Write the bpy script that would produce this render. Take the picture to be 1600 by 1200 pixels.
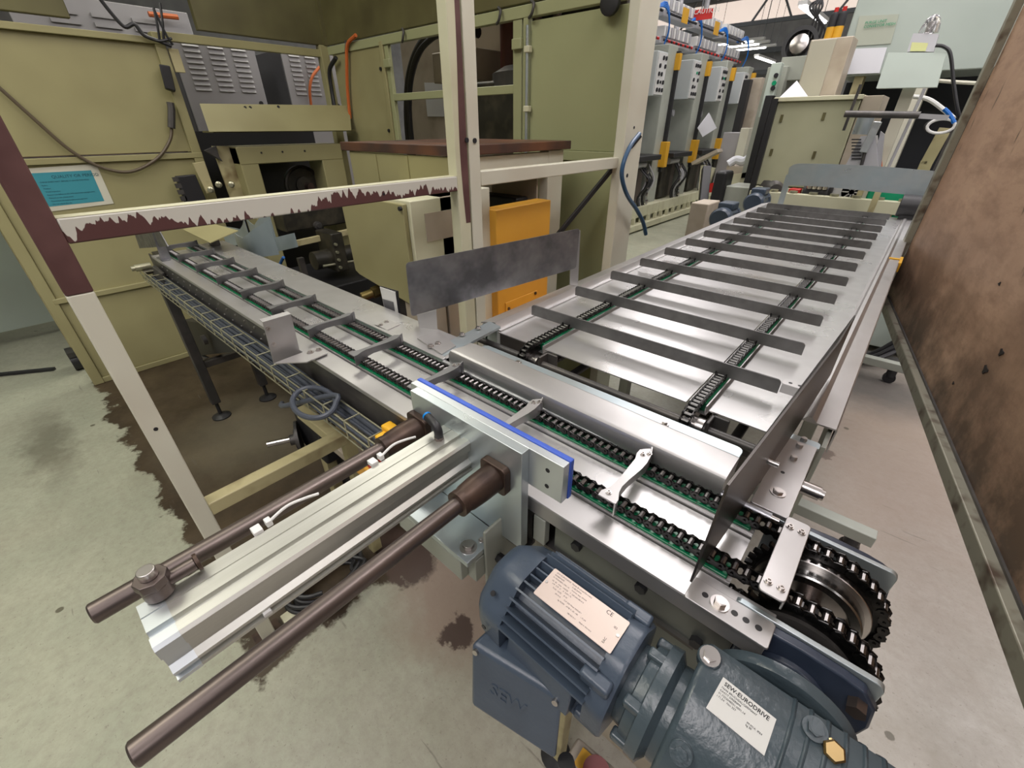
import bpy, math, random
import numpy as np
from mathutils import Vector, Matrix

random.seed(7)
PI = math.pi
C = bpy.context.scene.collection
for o in list(bpy.data.objects):
    bpy.data.objects.remove(o)

# ------------------------------------------------------------------ camera
EYE = Vector((0.0, 0.0, 1.63))
FPX, PITCH, YAW, ROLL = 662.4, math.radians(31.35), math.radians(41.5), math.radians(-0.225)
cd = bpy.data.cameras.new('camera')
cam = bpy.data.objects.new('camera', cd)
C.objects.link(cam)
cd.sensor_fit = 'HORIZONTAL'
cd.sensor_width = 36.0
cd.lens = FPX / 1600 * 36
cd.clip_start = 0.02
cd.clip_end = 120
cam.matrix_world = (Matrix.Translation(EYE) @ Matrix.Rotation(YAW, 4, 'Z')
                    @ Matrix.Rotation(PI / 2 - PITCH, 4, 'X') @ Matrix.Rotation(ROLL, 4, 'Z'))
bpy.context.scene.camera = cam

# ------------------------------------------------------------------ world, lights, exposure
sc = bpy.context.scene
sc.view_settings.view_transform = 'Standard'
sc.view_settings.look = 'None'
sc.view_settings.gamma = 1.0
sc.view_settings.use_curve_mapping = False
sc.view_settings.exposure = 0.0
w = bpy.data.worlds.new('world')
sc.world = w
w.use_nodes = True
w.node_tree.nodes['Background'].inputs[0].default_value = (0.80, 0.88, 1.0, 1)
w.node_tree.nodes['Background'].inputs[1].default_value = 0.28


def area(name, loc, size, power, color, rot=(0, 0, 0)):
    l = bpy.data.lights.new(name, 'AREA')
    l.shape = 'RECTANGLE'
    l.size, l.size_y = size
    l.energy = power
    l.color = color
    o = bpy.data.objects.new(name, l)
    C.objects.link(o)
    o.location = loc
    o.rotation_euler = rot
    return o


# roof lamps: warm-green tubes over the press cell, cooler ones over the aisle
LAMPS = [(-2.6, -1.2, 4.9, 1), (-5.4, 3.6, 5.2, 1), (1.6, 1.4, 5.2, 0), (-0.9, 4.6, 5.2, 0), (3.2, 5.0, 5.2, 0), (-3.4, 9.0, 5.4, 0), (1.0, 10.0, 5.4, 0), (4.5, -2.5, 5.2, 0), (-0.4, -2.6, 5.0, 0)]
for i, (x, y, z, warm) in enumerate(LAMPS):
    area('roof_lamp_light', (x, y, z - 0.06), (1.8, 3.0), 112 if not warm else 92, (1.0, 0.97, 0.82) if warm else (1.0, 0.94, 0.95))


# ------------------------------------------------------------------ helpers
def ray(u, v):
    a, b = u - 800, 600 - v
    c, s = math.cos(ROLL), math.sin(ROLL)
    a, b = a * c - b * s, a * s + b * c
    up = b * math.cos(PITCH) - FPX * math.sin(PITCH)
    fw = b * math.sin(PITCH) + FPX * math.cos(PITCH)
    return Vector((a * math.cos(YAW) - fw * math.sin(YAW), a * math.sin(YAW) + fw * math.cos(YAW), up))


def at(u, v, x=None, y=None, z=None):
    """surveyed point: sight line through (u, v) met with a known plane of the building"""
    r = ray(u, v)
    s = x / r.x if x is not None else (y / r.y if y is not None else (z - EYE.z) / r.z)
    return EYE + r * s


_mats = {}


def mat(name, col, rough=0.5, metal=0.0, col2=None, scale=6.0, lo=0.35, hi=0.65, bump=0.0, bscale=80.0, rvar=0.0, stretch=None, spec=None, detail=2.5):
    if name in _mats:
        return _mats[name]
    m = bpy.data.materials.new(name)
    m.use_nodes = True
    nt = m.node_tree
    N, L = nt.nodes, nt.links
    b = N['Principled BSDF']
    b.inputs['Base Color'].default_value = (*col, 1)
    b.inputs['Roughness'].default_value = rough
    b.inputs['Metallic'].default_value = metal
    if spec is not None:
        b.inputs['Specular IOR Level'].default_value = spec
    tc = N.new('ShaderNodeTexCoord')
    mp = N.new('ShaderNodeMapping')
    L.new(tc.outputs['Object'], mp.inputs[0])
    if stretch:
        mp.inputs['Scale'].default_value = stretch
    if col2 or rvar:
        n = N.new('ShaderNodeTexNoise')
        n.inputs['Scale'].default_value = scale
        n.inputs['Detail'].default_value = detail
        n.inputs['Roughness'].default_value = 0.62
        L.new(mp.outputs[0], n.inputs['Vector'])
        if col2:
            r = N.new('ShaderNodeMapRange')
            r.inputs[1].default_value = lo
            r.inputs[2].default_value = hi
            L.new(n.outputs['Fac'], r.inputs[0])
            mx = N.new('ShaderNodeMix')
            mx.data_type = 'RGBA'
            mx.inputs[6].default_value = (*col, 1)
            mx.inputs[7].default_value = (*col2, 1)
            L.new(r.outputs[0], mx.inputs[0])
            L.new(mx.outputs[2], b.inputs['Base Color'])
        if rvar:
            r2 = N.new('ShaderNodeMapRange')
            r2.inputs[1].default_value = 0.3
            r2.inputs[2].default_value = 0.7
            r2.inputs[3].default_value = max(0.03, rough - rvar)
            r2.inputs[4].default_value = min(1, rough + rvar)
            L.new(n.outputs['Fac'], r2.inputs[0])
            L.new(r2.outputs[0], b.inputs['Roughness'])
    if bump:
        n2 = N.new('ShaderNodeTexNoise')
        n2.inputs['Scale'].default_value = bscale
        n2.inputs['Detail'].default_value = 3
        L.new(mp.outputs[0], n2.inputs['Vector'])
        bp = N.new('ShaderNodeBump')
        bp.inputs['Strength'].default_value = bump
        bp.inputs['Distance'].default_value = 0.002
        L.new(n2.outputs['Fac'], bp.inputs['Height'])
        L.new(bp.outputs[0], b.inputs['Normal'])
    _mats[name] = m
    return m


def emis(name, col, s):
    m = bpy.data.materials.new(name)
    m.use_nodes = True
    b = m.node_tree.nodes['Principled BSDF']
    b.inputs['Base Color'].default_value = (*col, 1)
    b.inputs['Emission Color'].default_value = (*col, 1)
    b.inputs['Emission Strength'].default_value = s
    return m


class G:
    """collects solid shapes in world coordinates; build() links them as one mesh object"""

    def __init__(s):
        s.v = []
        s.f = []

    def add(s, vs, fs):
        n = len(s.v)
        s.v += [tuple(p) for p in vs]
        s.f += [tuple(i + n for i in f) for f in fs]
        return s

    def hexa(s, p):
        return s.add(p, [(0, 3, 2, 1), (4, 5, 6, 7), (0, 1, 5, 4), (1, 2, 6, 5), (2, 3, 7, 6), (3, 0, 4, 7)])

    def box(s, x0, x1, y0, y1, z0, z1):
        return s.hexa([(x0, y0, z0), (x1, y0, z0), (x1, y1, z0), (x0, y1, z0), (x0, y0, z1), (x1, y0, z1), (x1, y1, z1), (x0, y1, z1)])

    def bar(s, p0, p1, w, h, up=(0, 0, 1)):
        p0, p1 = Vector(p0), Vector(p1)
        d = (p1 - p0).normalized()
        up = Vector(up)
        sd = d.cross(up)
        if sd.length < 1e-4:
            sd = d.cross(Vector((1, 0, 0)))
        sd.normalize()
        u = sd.cross(d).normalized()
        q = []
        for p in (p0, p1):
            q += [p - sd * w / 2 - u * h / 2, p + sd * w / 2 - u * h / 2, p + sd * w / 2 + u * h / 2, p - sd * w / 2 + u * h / 2]
        return s.hexa(q)

    def quad(s, a, b, c, d, t, n=None):
        """flat four-cornered plate of thickness t"""
        a, b, c, d = map(Vector, (a, b, c, d))
        n = Vector(n) if n else (b - a).cross(d - a).normalized()
        n = n * t
        return s.hexa([a, b, c, d, a + n, b + n, c + n, d + n])

    def cyl(s, p0, p1, r, n=16, r2=None):
        p0, p1 = Vector(p0), Vector(p1)
        d = (p1 - p0).normalized()
        a = d.orthogonal().normalized()
        b = d.cross(a)
        r2 = r if r2 is None else r2
        vs = []
        for p, rr in ((p0, r), (p1, r2)):
            for i in range(n):
                t = 2 * PI * i / n
                vs.append(p + (a * math.cos(t) + b * math.sin(t)) * rr)
        fs = [(i, (i + 1) % n, n + (i + 1) % n, n + i) for i in range(n)]
        fs += [tuple(range(n - 1, -1, -1)), tuple(range(n, 2 * n))]
        return s.add(vs, fs)

    def lathe(s, p0, axis, prof, n=32, a0=0.0):
        """prof: (radius, distance along axis) pairs, closed at both ends"""
        p0 = Vector(p0)
        d = Vector(axis).normalized()
        a = d.orthogonal().normalized()
        b = d.cross(a)
        vs, fs = [], []
        for r, h in prof:
            for i in range(n):
                t = 2 * PI * i / n + a0
                vs.append(p0 + d * h + (a * math.cos(t) + b * math.sin(t)) * max(r, 1e-4))
        for k in range(len(prof) - 1):
            for i in range(n):
                j = (i + 1) % n
                fs.append((k * n + i, k * n + j, (k + 1) * n + j, (k + 1) * n + i))
        fs += [tuple(range(n - 1, -1, -1)), tuple(range((len(prof) - 1) * n, len(prof) * n))]
        return s.add(vs, fs)

    def tube(s, pts, r, n=8, closed=False):
        P = [Vector(p) for p in pts]
        m = len(P)
        vs, fs = [], []
        ref = None
        for i, p in enumerate(P):
            if closed:
                d = P[(i + 1) % m] - P[i - 1]
            else:
                d = P[min(i + 1, m - 1)] - P[max(i - 1, 0)]
            d.normalize()
            if ref is None:
                ref = d.orthogonal().normalized()
            ref = (ref - d * ref.dot(d))
            ref = ref.normalized() if ref.length > 1e-5 else d.orthogonal().normalized()
            b = d.cross(ref)
            for k in range(n):
                t = 2 * PI * k / n
                vs.append(p + (ref * math.cos(t) + b * math.sin(t)) * r)
        for i in range(m if closed else m - 1):
            j = (i + 1) % m
            for k in range(n):
                l = (k + 1) % n
                fs.append((i * n + k, i * n + l, j * n + l, j * n + k))
        if not closed:
            fs += [tuple(range(n - 1, -1, -1)), tuple(range((m - 1) * n, m * n))]
        return s.add(vs, fs)

    def prism(s, pts, fn, lo, hi):
        """2-D outline pts carried by fn(a, b, t) from t=lo to t=hi"""
        n = len(pts)
        vs = [fn(a, b, lo) for a, b in pts] + [fn(a, b, hi) for a, b in pts]
        fs = [(i, (i + 1) % n, n + (i + 1) % n, n + i) for i in range(n)]
        fs += [tuple(range(n - 1, -1, -1)), tuple(range(n, 2 * n))]
        return s.add(vs, fs)

    def hexbolt(s, p, axis=(0, 0, 1), r=0.009, h=0.006, washer=True):
        p = Vector(p)
        a = Vector(axis).normalized()
        if washer:
            s.cyl(p - a * 0.0005, p + a * 0.0018, r * 1.55, 18)
        s.cyl(p, p + a * h, r, 6)
        s.cyl(p + a * h, p + a * (h + 0.0006), r * 0.78, 12)
        return s

    def capbolt(s, p, axis=(0, 0, 1), r=0.0055, h=0.006):
        p = Vector(p)
        a = Vector(axis).normalized()
        s.cyl(p, p + a * 0.0015, r * 1.5, 14)
        s.lathe(p, a, [(r, 0), (r, h), (r * 0.55, h), (r * 0.5, h * 0.4)], 12)
        return s

    def build(s, name, m, parent=None, bevel=0.0, seg=2, sharp=35):
        me = bpy.data.meshes.new(name)
        off = Vector((0, 0, 0))
        q = parent
        while q is not None:
            off = off + q.location
            q = q.parent
        me.from_pydata([(p[0] - off.x, p[1] - off.y, p[2] - off.z) for p in s.v], [], s.f)
        me.materials.append(m)
        import bmesh
        bm = bmesh.new()
        bm.from_mesh(me)
        bmesh.ops.recalc_face_normals(bm, faces=bm.faces)
        bm.to_mesh(me)
        bm.free()
        me.polygons.foreach_set('use_smooth', [True] * len(me.polygons))
        me.set_sharp_from_angle(angle=math.radians(sharp))
        me.update()
        o = bpy.data.objects.new(name, me)
        C.objects.link(o)
        if parent is not None:
            o.parent = parent
        if bevel:
            b = o.modifiers.new('bevel', 'BEVEL')
            b.width = bevel
            b.segments = seg
            b.limit_method = 'ANGLE'
            b.angle_limit = math.radians(40)
        if bevel or len(s.v) < 400:
            wn = o.modifiers.new('weighted', 'WEIGHTED_NORMAL')
            wn.keep_sharp = True
        return o


class Many:
    """every shape added becomes a part of its own under parent"""

    def __init__(s, name, m, parent, bevel=0.0):
        s.k = (name, m, parent)
        s.b = bevel

    def __getattr__(s, meth):
        def f(*a, **k):
            g = G()
            getattr(g, meth)(*a, **k)
            g.build(*s.k, bevel=s.b)
            return s
        return f


def xy(a, b, t): return (a, b, t)
def xz(a, b, t): return (a, t, b)
def yz(a, b, t): return (t, a, b)


def rrect(x0, x1, y0, y1, r, n=5):
    out = []
    for cx, cy, a in ((x1 - r, y1 - r, 0), (x0 + r, y1 - r, 90), (x0 + r, y0 + r, 180), (x1 - r, y0 + r, 270)):
        for i in range(n + 1):
            t = math.radians(a + 90 * i / n)
            out.append((cx + r * math.cos(t), cy + r * math.sin(t)))
    return out


def thing(name, label, cat, loc=(0, 0, 0), group=None):
    o = bpy.data.objects.new(name, None)
    o.empty_display_size = 0.05
    C.objects.link(o)
    o.location = loc
    o['label'] = label
    o['category'] = cat
    if group:
        o['group'] = group
    return o


def tag(o, label, cat, group=None):
    o['label'] = label
    o['category'] = cat
    if group:
        o['group'] = group
    return o


def struct(name, g, m, **k):
    o = g.build(name, m, **k)
    o['kind'] = 'structure'
    return o


def copy_tree(o, parent=None, off=(0, 0, 0)):
    c = o.copy()
    C.objects.link(c)
    c.parent = parent
    if parent is None:
        c.location = Vector(o.location) + Vector(off)
    for ch in list(o.children):
        copy_tree(ch, c)
    return c


def text(s, name, m, size, origin, xdir, ydir, parent=None, ext=0.0003, align='LEFT', bold=0.0):
    """lettering standing on a surface: xdir runs along the line, ydir is the letters' up"""
    cu = bpy.data.curves.new(name, 'FONT')
    cu.body = s
    cu.size = size
    cu.extrude = ext
    cu.offset = bold
    cu.align_x = align
    cu.resolution_u = 2
    t = bpy.data.objects.new(name, cu)
    C.objects.link(t)
    dg = bpy.context.evaluated_depsgraph_get()
    me = bpy.data.meshes.new_from_object(t.evaluated_get(dg))
    bpy.data.objects.remove(t)
    me.materials.clear()
    me.materials.append(m)
    X = Vector(xdir).normalized()
    Z = X.cross(Vector(ydir)).normalized()
    Y = Z.cross(X)
    off = Vector((0, 0, 0))
    q = parent
    while q is not None:
        off = off + q.location
        q = q.parent
    M = Matrix((X, Y, Z)).transposed().to_4x4()
    M.translation = Vector(origin) - off
    me.transform(M)
    o = bpy.data.objects.new(name, me)
    C.objects.link(o)
    if parent is not None:
        o.parent = parent
    return o


def arc(cx, cy, r, a0, a1, n):
    return [(cx + r * math.cos(math.radians(a0 + (a1 - a0) * i / n)), cy + r * math.sin(math.radians(a0 + (a1 - a0) * i / n))) for i in range(n + 1)]


def smooth(pts, n=6):
    """Catmull-Rom curve through pts"""
    P = [Vector(p) for p in pts]
    P = [P[0] * 2 - P[1]] + P + [P[-1] * 2 - P[-2]]
    out = []
    for i in range(1, len(P) - 2):
        for k in range(n):
            t = k / n
            a, b, c, d = P[i - 1], P[i], P[i + 1], P[i + 2]
            out.append(0.5 * ((2 * b) + (c - a) * t + (2 * a - 5 * b + 4 * c - d) * t * t + (3 * b - a - 3 * c + d) * t ** 3))
    out.append(P[-2])
    return out


# ------------------------------------------------------------------ materials
M = {}
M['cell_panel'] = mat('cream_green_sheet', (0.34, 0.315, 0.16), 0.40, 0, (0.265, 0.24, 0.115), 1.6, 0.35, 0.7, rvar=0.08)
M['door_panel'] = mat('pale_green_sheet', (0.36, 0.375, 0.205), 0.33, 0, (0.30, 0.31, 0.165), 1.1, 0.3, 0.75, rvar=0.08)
M['olive_panel'] = mat('dark_olive_sheet', (0.125, 0.115, 0.045), 0.5, 0, (0.075, 0.065, 0.025), 2.5, 0.35, 0.7)
M['cream'] = mat('cream_paint', (0.60, 0.59, 0.42), 0.42, 0, (0.50, 0.47, 0.32), 3.0, 0.5, 0.8, rvar=0.06)
M['cream_dirty'] = mat('worn_cream_paint', (0.45, 0.40, 0.22), 0.5, 0, (0.15, 0.10, 0.04), 7.0, 0.52, 0.75)
M['cream_white'] = mat('off_white_paint', (0.62, 0.61, 0.50), 0.4, 0, (0.52, 0.48, 0.38), 2.0, 0.45, 0.8)
M['grey_green'] = mat('grey_green_paint', (0.36, 0.38, 0.33), 0.42, 0, (0.28, 0.29, 0.25), 3.0, 0.45, 0.8)
M['mint'] = mat('pale_mint_paint', (0.52, 0.60, 0.54), 0.38, 0, (0.44, 0.50, 0.45), 1.5, 0.4, 0.8)
M['beige'] = mat('beige_paint', (0.46, 0.40, 0.32), 0.5, 0, (0.34, 0.28, 0.21), 4.0, 0.45, 0.75)
M['primer'] = mat('red_brown_primer', (0.085, 0.035, 0.032), 0.6, 0, (0.13, 0.06, 0.055), 9.0, 0.4, 0.7)
M['stainless'] = mat('brushed_stainless', (0.54, 0.53, 0.525), 0.40, 0.8, (0.45, 0.44, 0.435), 5.0, 0.35, 0.7, rvar=0.06)
M['deck'] = mat('milled_stainless_deck', (0.62, 0.615, 0.61), 0.30, 0.72, (0.47, 0.465, 0.46), 6.0, 0.35, 0.75, rvar=0.05)
M['dull_steel'] = mat('dull_sheet_steel', (0.42, 0.425, 0.45), 0.42, 1.0, (0.17, 0.175, 0.19), 6.0, 0.38, 0.64, rvar=0.1, detail=4)
M['flight'] = mat('hot_rolled_strip', (0.20, 0.198, 0.195), 0.45, 0.8, (0.145, 0.142, 0.14), 16.0, 0.35, 0.7, rvar=0.08)
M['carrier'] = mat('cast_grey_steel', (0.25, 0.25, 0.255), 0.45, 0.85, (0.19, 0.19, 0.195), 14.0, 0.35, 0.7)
M['galv'] = mat('zinc_plate', (0.54, 0.59, 0.60), 0.34, 0.75, (0.38, 0.46, 0.50), 5.0, 0.35, 0.7, rvar=0.1)
M['scoop'] = mat('blue_grey_sheet', (0.36, 0.42, 0.44), 0.35, 0.3, (0.28, 0.34, 0.36), 5)
M['alu'] = mat('anodised_aluminium', (0.60, 0.60, 0.56), 0.38, 0.85, (0.50, 0.50, 0.46), 3.0, 0.35, 0.7, stretch=(20, 1, 20))
M['alu_light'] = mat('bright_machined_aluminium', (0.66, 0.70, 0.72), 0.35, 0.8, (0.54, 0.58, 0.60), 6.0, 0.3, 0.7)
M['chain'] = mat('oiled_black_chain', (0.045, 0.043, 0.042), 0.3, 0.9, (0.02, 0.02, 0.02), 40.0, 0.4, 0.6)
M['roller'] = mat('bright_chain_roller', (0.21, 0.20, 0.195), 0.32, 1.0)
M['roller_dark'] = mat('oily_chain_roller', (0.10, 0.098, 0.095), 0.35, 1.0)
M['bolt'] = mat('bright_bolt', (0.55, 0.52, 0.50), 0.28, 1.0)
M['green_strip'] = mat('green_wear_plastic', (0.0, 0.14, 0.055), 0.35)
M['black'] = mat('black_rubber', (0.018, 0.018, 0.02), 0.45)
M['dark_machine'] = mat('dark_oily_casting', (0.03, 0.028, 0.022), 0.4, 0.3, (0.075, 0.065, 0.045), 8.0, 0.45, 0.75)
M['dark_frame'] = mat('dark_grey_frame', (0.075, 0.072, 0.07), 0.45, 0.5, (0.12, 0.11, 0.10), 8.0, 0.45, 0.75)
M['rust'] = mat('rusty_brown_steel', (0.10, 0.065, 0.048), 0.42, 0.6, (0.045, 0.03, 0.026), 18.0, 0.35, 0.7)
M['rod'] = mat('oiled_steel_rod', (0.20, 0.165, 0.15), 0.38, 0.85, (0.11, 0.09, 0.083), 6.0, 0.35, 0.7, stretch=(1, 0.6, 1))
M['motor'] = mat('slate_blue_enamel', (0.062, 0.084, 0.118), 0.33, 0.0, (0.048, 0.066, 0.095), 9.0, 0.4, 0.7, bump=0.15, bscale=160)
M['gear'] = mat('blue_grey_cast_enamel', (0.062, 0.084, 0.098), 0.25, 0.0, (0.045, 0.064, 0.078), 12.0, 0.4, 0.7, bump=0.3, bscale=130)
M['bearing_blue'] = mat('blue_bearing_paint', (0.035, 0.048, 0.078), 0.33, 0.0, (0.024, 0.034, 0.058), 20.0, 0.4, 0.7)
M['plate_label'] = mat('aluminium_name_plate', (0.62, 0.52, 0.46), 0.35, 0.35)
M['sticker'] = mat('white_sticker', (0.62, 0.62, 0.60), 0.4)
M['ink'] = mat('black_ink', (0.012, 0.012, 0.015), 0.6)
M['paper'] = mat('white_paper', (0.72, 0.73, 0.78), 0.7)
M['blue_pad'] = mat('blue_plastic_pad', (0.035, 0.095, 0.50), 0.4, 0, (0.05, 0.12, 0.55), 12)
M['orange'] = mat('orange_box_paint', (0.74, 0.38, 0.045), 0.42, 0, (0.66, 0.33, 0.04), 3, 0.3, 0.8)
M['dirty_plate'] = mat('smeared_steel_plate', (0.24, 0.26, 0.235), 0.42, 0.7, (0.12, 0.125, 0.12), 6, 0.35, 0.65)
M['boss'] = mat('turned_steel', (0.34, 0.34, 0.33), 0.24, 1.0)
M['yellow'] = mat('yellow_paint', (0.78, 0.42, 0.02), 0.45)
M['red'] = mat('red_paint', (0.50, 0.015, 0.012), 0.4)
M['dark_red'] = mat('dark_red_paint', (0.17, 0.012, 0.01), 0.45)
M['teal'] = mat('teal_notice_sheet', (0.045, 0.27, 0.33), 0.45)
M['tabletop'] = mat('rusty_table_top', (0.17, 0.07, 0.035), 0.5, 0.2, (0.06, 0.035, 0.03), 4.0, 0.35, 0.65)
M['louvre'] = mat('grey_cabinet_paint', (0.36, 0.35, 0.36), 0.4, 0, (0.30, 0.29, 0.30), 2)
M['blue_hose'] = mat('blue_hose', (0.03, 0.08, 0.16), 0.3)
M['grey_cable'] = mat('grey_cable', (0.06, 0.07, 0.09), 0.4)
M['wire'] = mat('yellow_zinc_wire', (0.42, 0.41, 0.29), 0.35, 0.7)
M['orange_hose'] = mat('orange_hose', (0.55, 0.13, 0.03), 0.5)
M['white_plastic'] = mat('white_plastic', (0.7, 0.7, 0.68), 0.4)
M['bronze'] = mat('bronze_plug', (0.36, 0.26, 0.12), 0.25, 1.0)
M['green'] = mat('green_plastic', (0.0, 0.28, 0.13), 0.4)
M['grey_dark'] = mat('dark_grey_enamel', (0.10, 0.10, 0.11), 0.4)
M['tube_glow'] = emis('lit_fluorescent_tube', (1.0, 0.97, 0.93), 9.0)
M['roof_glow'] = emis('added_roof_glow', (1.0, 0.96, 0.94), 2.2)
M['wall_light'] = emis('translucent_wall_sheet', (1.0, 0.84, 0.74), 0.75)


def floor_material():
    m = bpy.data.materials.new('worn_painted_concrete')
    m.use_nodes = True
    nt = m.node_tree
    N, L = nt.nodes, nt.links
    b = N['Principled BSDF']
    tc = N.new('ShaderNodeTexCoord')
    sep = N.new('ShaderNodeSeparateXYZ')
    L.new(tc.outputs['Object'], sep.inputs[0])

    def noise(scale, detail=6, rough=0.6):
        n = N.new('ShaderNodeTexNoise')
        n.inputs['Scale'].default_value = scale
        n.inputs['Detail'].default_value = detail
        n.inputs['Roughness'].default_value = rough
        L.new(tc.outputs['Object'], n.inputs['Vector'])
        return n.outputs['Fac']

    def mth(op, a, b_=None, c=None):
        n = N.new('ShaderNodeMath')
        n.operation = op
        for i, q in enumerate((a, b_, c)):
            if q is None:
                continue
            if isinstance(q, (int, float)):
                n.inputs[i].default_value = q
            else:
                L.new(q, n.inputs[i])
        return n.outputs[0]

    def rng(x, a, c, lo=0.0, hi=1.0):
        n = N.new('ShaderNodeMapRange')
        L.new(x, n.inputs[0])
        n.inputs[1].default_value, n.inputs[2].default_value = a, c
        n.inputs[3].default_value, n.inputs[4].default_value = lo, hi
        return n.outputs[0]

    def mix(f, a, c):
        n = N.new('ShaderNodeMix')
        n.data_type = 'RGBA'
        L.new(f, n.inputs[0])
        for i, q in ((6, a), (7, c)):
            if isinstance(q, tuple):
                n.inputs[i].default_value = (*q, 1)
            else:
                L.new(q, n.inputs[i])
        return n.outputs[2]

    wob = mth('MULTIPLY', mth('SUBTRACT', noise(4.5, 5, 0.65), 0.5), 0.30)
    wob2 = mth('MULTIPLY', mth('SUBTRACT', noise(13, 5, 0.65), 0.5), 0.10)
    X = mth('ADD', mth('ADD', sep.outputs[0], wob), wob2)
    Y = mth('ADD', mth('SUBTRACT', sep.outputs[1], wob), wob2)

    def rect(x0, x1, y0, y1, soft=0.02):
        dx = mth('SUBTRACT', mth('ABSOLUTE', mth('SUBTRACT', X, (x0 + x1) / 2)), (x1 - x0) / 2)
        dy = mth('SUBTRACT', mth('ABSOLUTE', mth('SUBTRACT', Y, (y0 + y1) / 2)), (y1 - y0) / 2)
        return rng(mth('MAXIMUM', dx, dy), soft, -soft)

    def blob(cx, cy, rx, ry, soft=0.08):
        dx = mth('DIVIDE', mth('SUBTRACT', X, cx), rx)
        dy = mth('DIVIDE', mth('SUBTRACT', Y, cy), ry)
        d = mth('SQRT', mth('ADD', mth('MULTIPLY', dx, dx), mth('MULTIPLY', dy, dy)))
        return rng(d, 1 + soft, 1 - soft)

    # paint: greenish cream towards the left aisle, bare beige-grey concrete on the right
    paint = mix(rng(noise(2.2), 0.35, 0.7), (0.34, 0.36, 0.27), (0.42, 0.43, 0.325))
    bare = mix(rng(noise(2.6), 0.35, 0.7), (0.40, 0.375, 0.335), (0.33, 0.30, 0.255))
    side = rng(mth('ADD', sep.outputs[0], mth('MULTIPLY', wob, 3.0)), -1.3, 0.1)
    col = mix(side, paint, bare)
    speck = rng(noise(85, 4, 0.75), 0.60, 0.68)
    col = mix(mth('MULTIPLY', speck, 0.6), col, (0.14, 0.12, 0.09))
    grime = rng(noise(0.9, 7, 0.7), 0.5, 0.72)
    col = mix(mth('MULTIPLY', grime, 0.45), col, (0.20, 0.18, 0.13))
    fine = rng(noise(28, 6, 0.7), 0.40, 0.72)
    col = mix(mth('MULTIPLY', fine, 0.5), col, (0.24, 0.22, 0.17))
    # tan dirt where the paint wore through near the pusher
    col = mix(mth('MULTIPLY', blob(-0.83, 0.62, 0.28, 0.22, 0.4), 0.75), col, (0.27, 0.19, 0.15))
    # oil soaked press cell floor, darkened further to hold the conveyor's shade
    cell = rect(-4.4, -1.13, -0.03, 2.4, 0.012)
    cellcol = mix(rng(noise(2.4, 7, 0.7), 0.38, 0.66), (0.034, 0.022, 0.012), (0.080, 0.057, 0.033))
    cellcol = mix(mth('MULTIPLY', blob(-2.62, 0.55, 0.36, 0.34, 0.7), 0.55), cellcol, (0.22, 0.20, 0.14))
    col = mix(cell, col, cellcol)
    # dried puddles and drips
    for cx, cy, rx, ry, c, k in ((-0.74, 0.52, 0.075, 0.06, (0.07, 0.045, 0.035), 1.0), (-1.20, 0.60, 0.2, 0.1, (0.07, 0.045, 0.035), 1),
                                 (0.10, 2.62, 0.06, 0.05, (0.06, 0.055, 0.05), 1.0), (-3.4, -0.35, 0.4, 0.10, (0.10, 0.09, 0.06), 0.6),
                                 (0.42, 2.9, 0.40, 1.1, (0.30, 0.215, 0.165), 0.6), (-0.2, 3.7, 1.2, 0.35, (0.06, 0.06, 0.06), 0.75)):
        col = mix(mth('MULTIPLY', blob(cx, cy, rx, ry, 0.12 if k == 1 else 0.5), k), col, c)
    # scattered small spots and scuff lines
    v = N.new('ShaderNodeTexVoronoi')
    v.inputs['Scale'].default_value = 5.2
    L.new(tc.outputs['Object'], v.inputs['Vector'])
    sv = N.new('ShaderNodeSeparateColor')
    L.new(v.outputs['Color'], sv.inputs[0])
    spot = mth('MULTIPLY', rng(mth('ADD', v.outputs['Distance'], mth('MULTIPLY', wob2, 0.9)), 0.075, 0.06), rng(sv.outputs[0], 0.62, 0.63))
    col = mix(mth('MULTIPLY', spot, 0.85), col, (0.075, 0.065, 0.04))
    mp = N.new('ShaderNodeMapping')
    mp.inputs['Rotation'].default_value = (0, 0, 0.9)
    mp.inputs['Scale'].default_value = (1.2, 14, 1)
    L.new(tc.outputs['Object'], mp.inputs[0])
    n3 = N.new('ShaderNodeTexNoise')
    n3.inputs['Scale'].default_value = 3.0
    n3.inputs['Detail'].default_value = 4
    L.new(mp.outputs[0], n3.inputs['Vector'])
    scr = rng(n3.outputs['Fac'], 0.695, 0.72)
    col = mix(mth('MULTIPLY', scr, 0.5), col, (0.12, 0.11, 0.09))
    L.new(col, b.inputs['Base Color'])
    L.new(rng(noise(6), 0.3, 0.7, 0.30, 0.55), b.inputs['Roughness'])
    bp = N.new('ShaderNodeBump')
    bp.inputs['Strength'].default_value = 0.25
    bp.inputs['Distance'].default_value = 0.003
    L.new(noise(40, 5, 0.7), bp.inputs['Height'])
    L.new(bp.outputs[0], b.inputs['Normal'])
    return m


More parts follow.
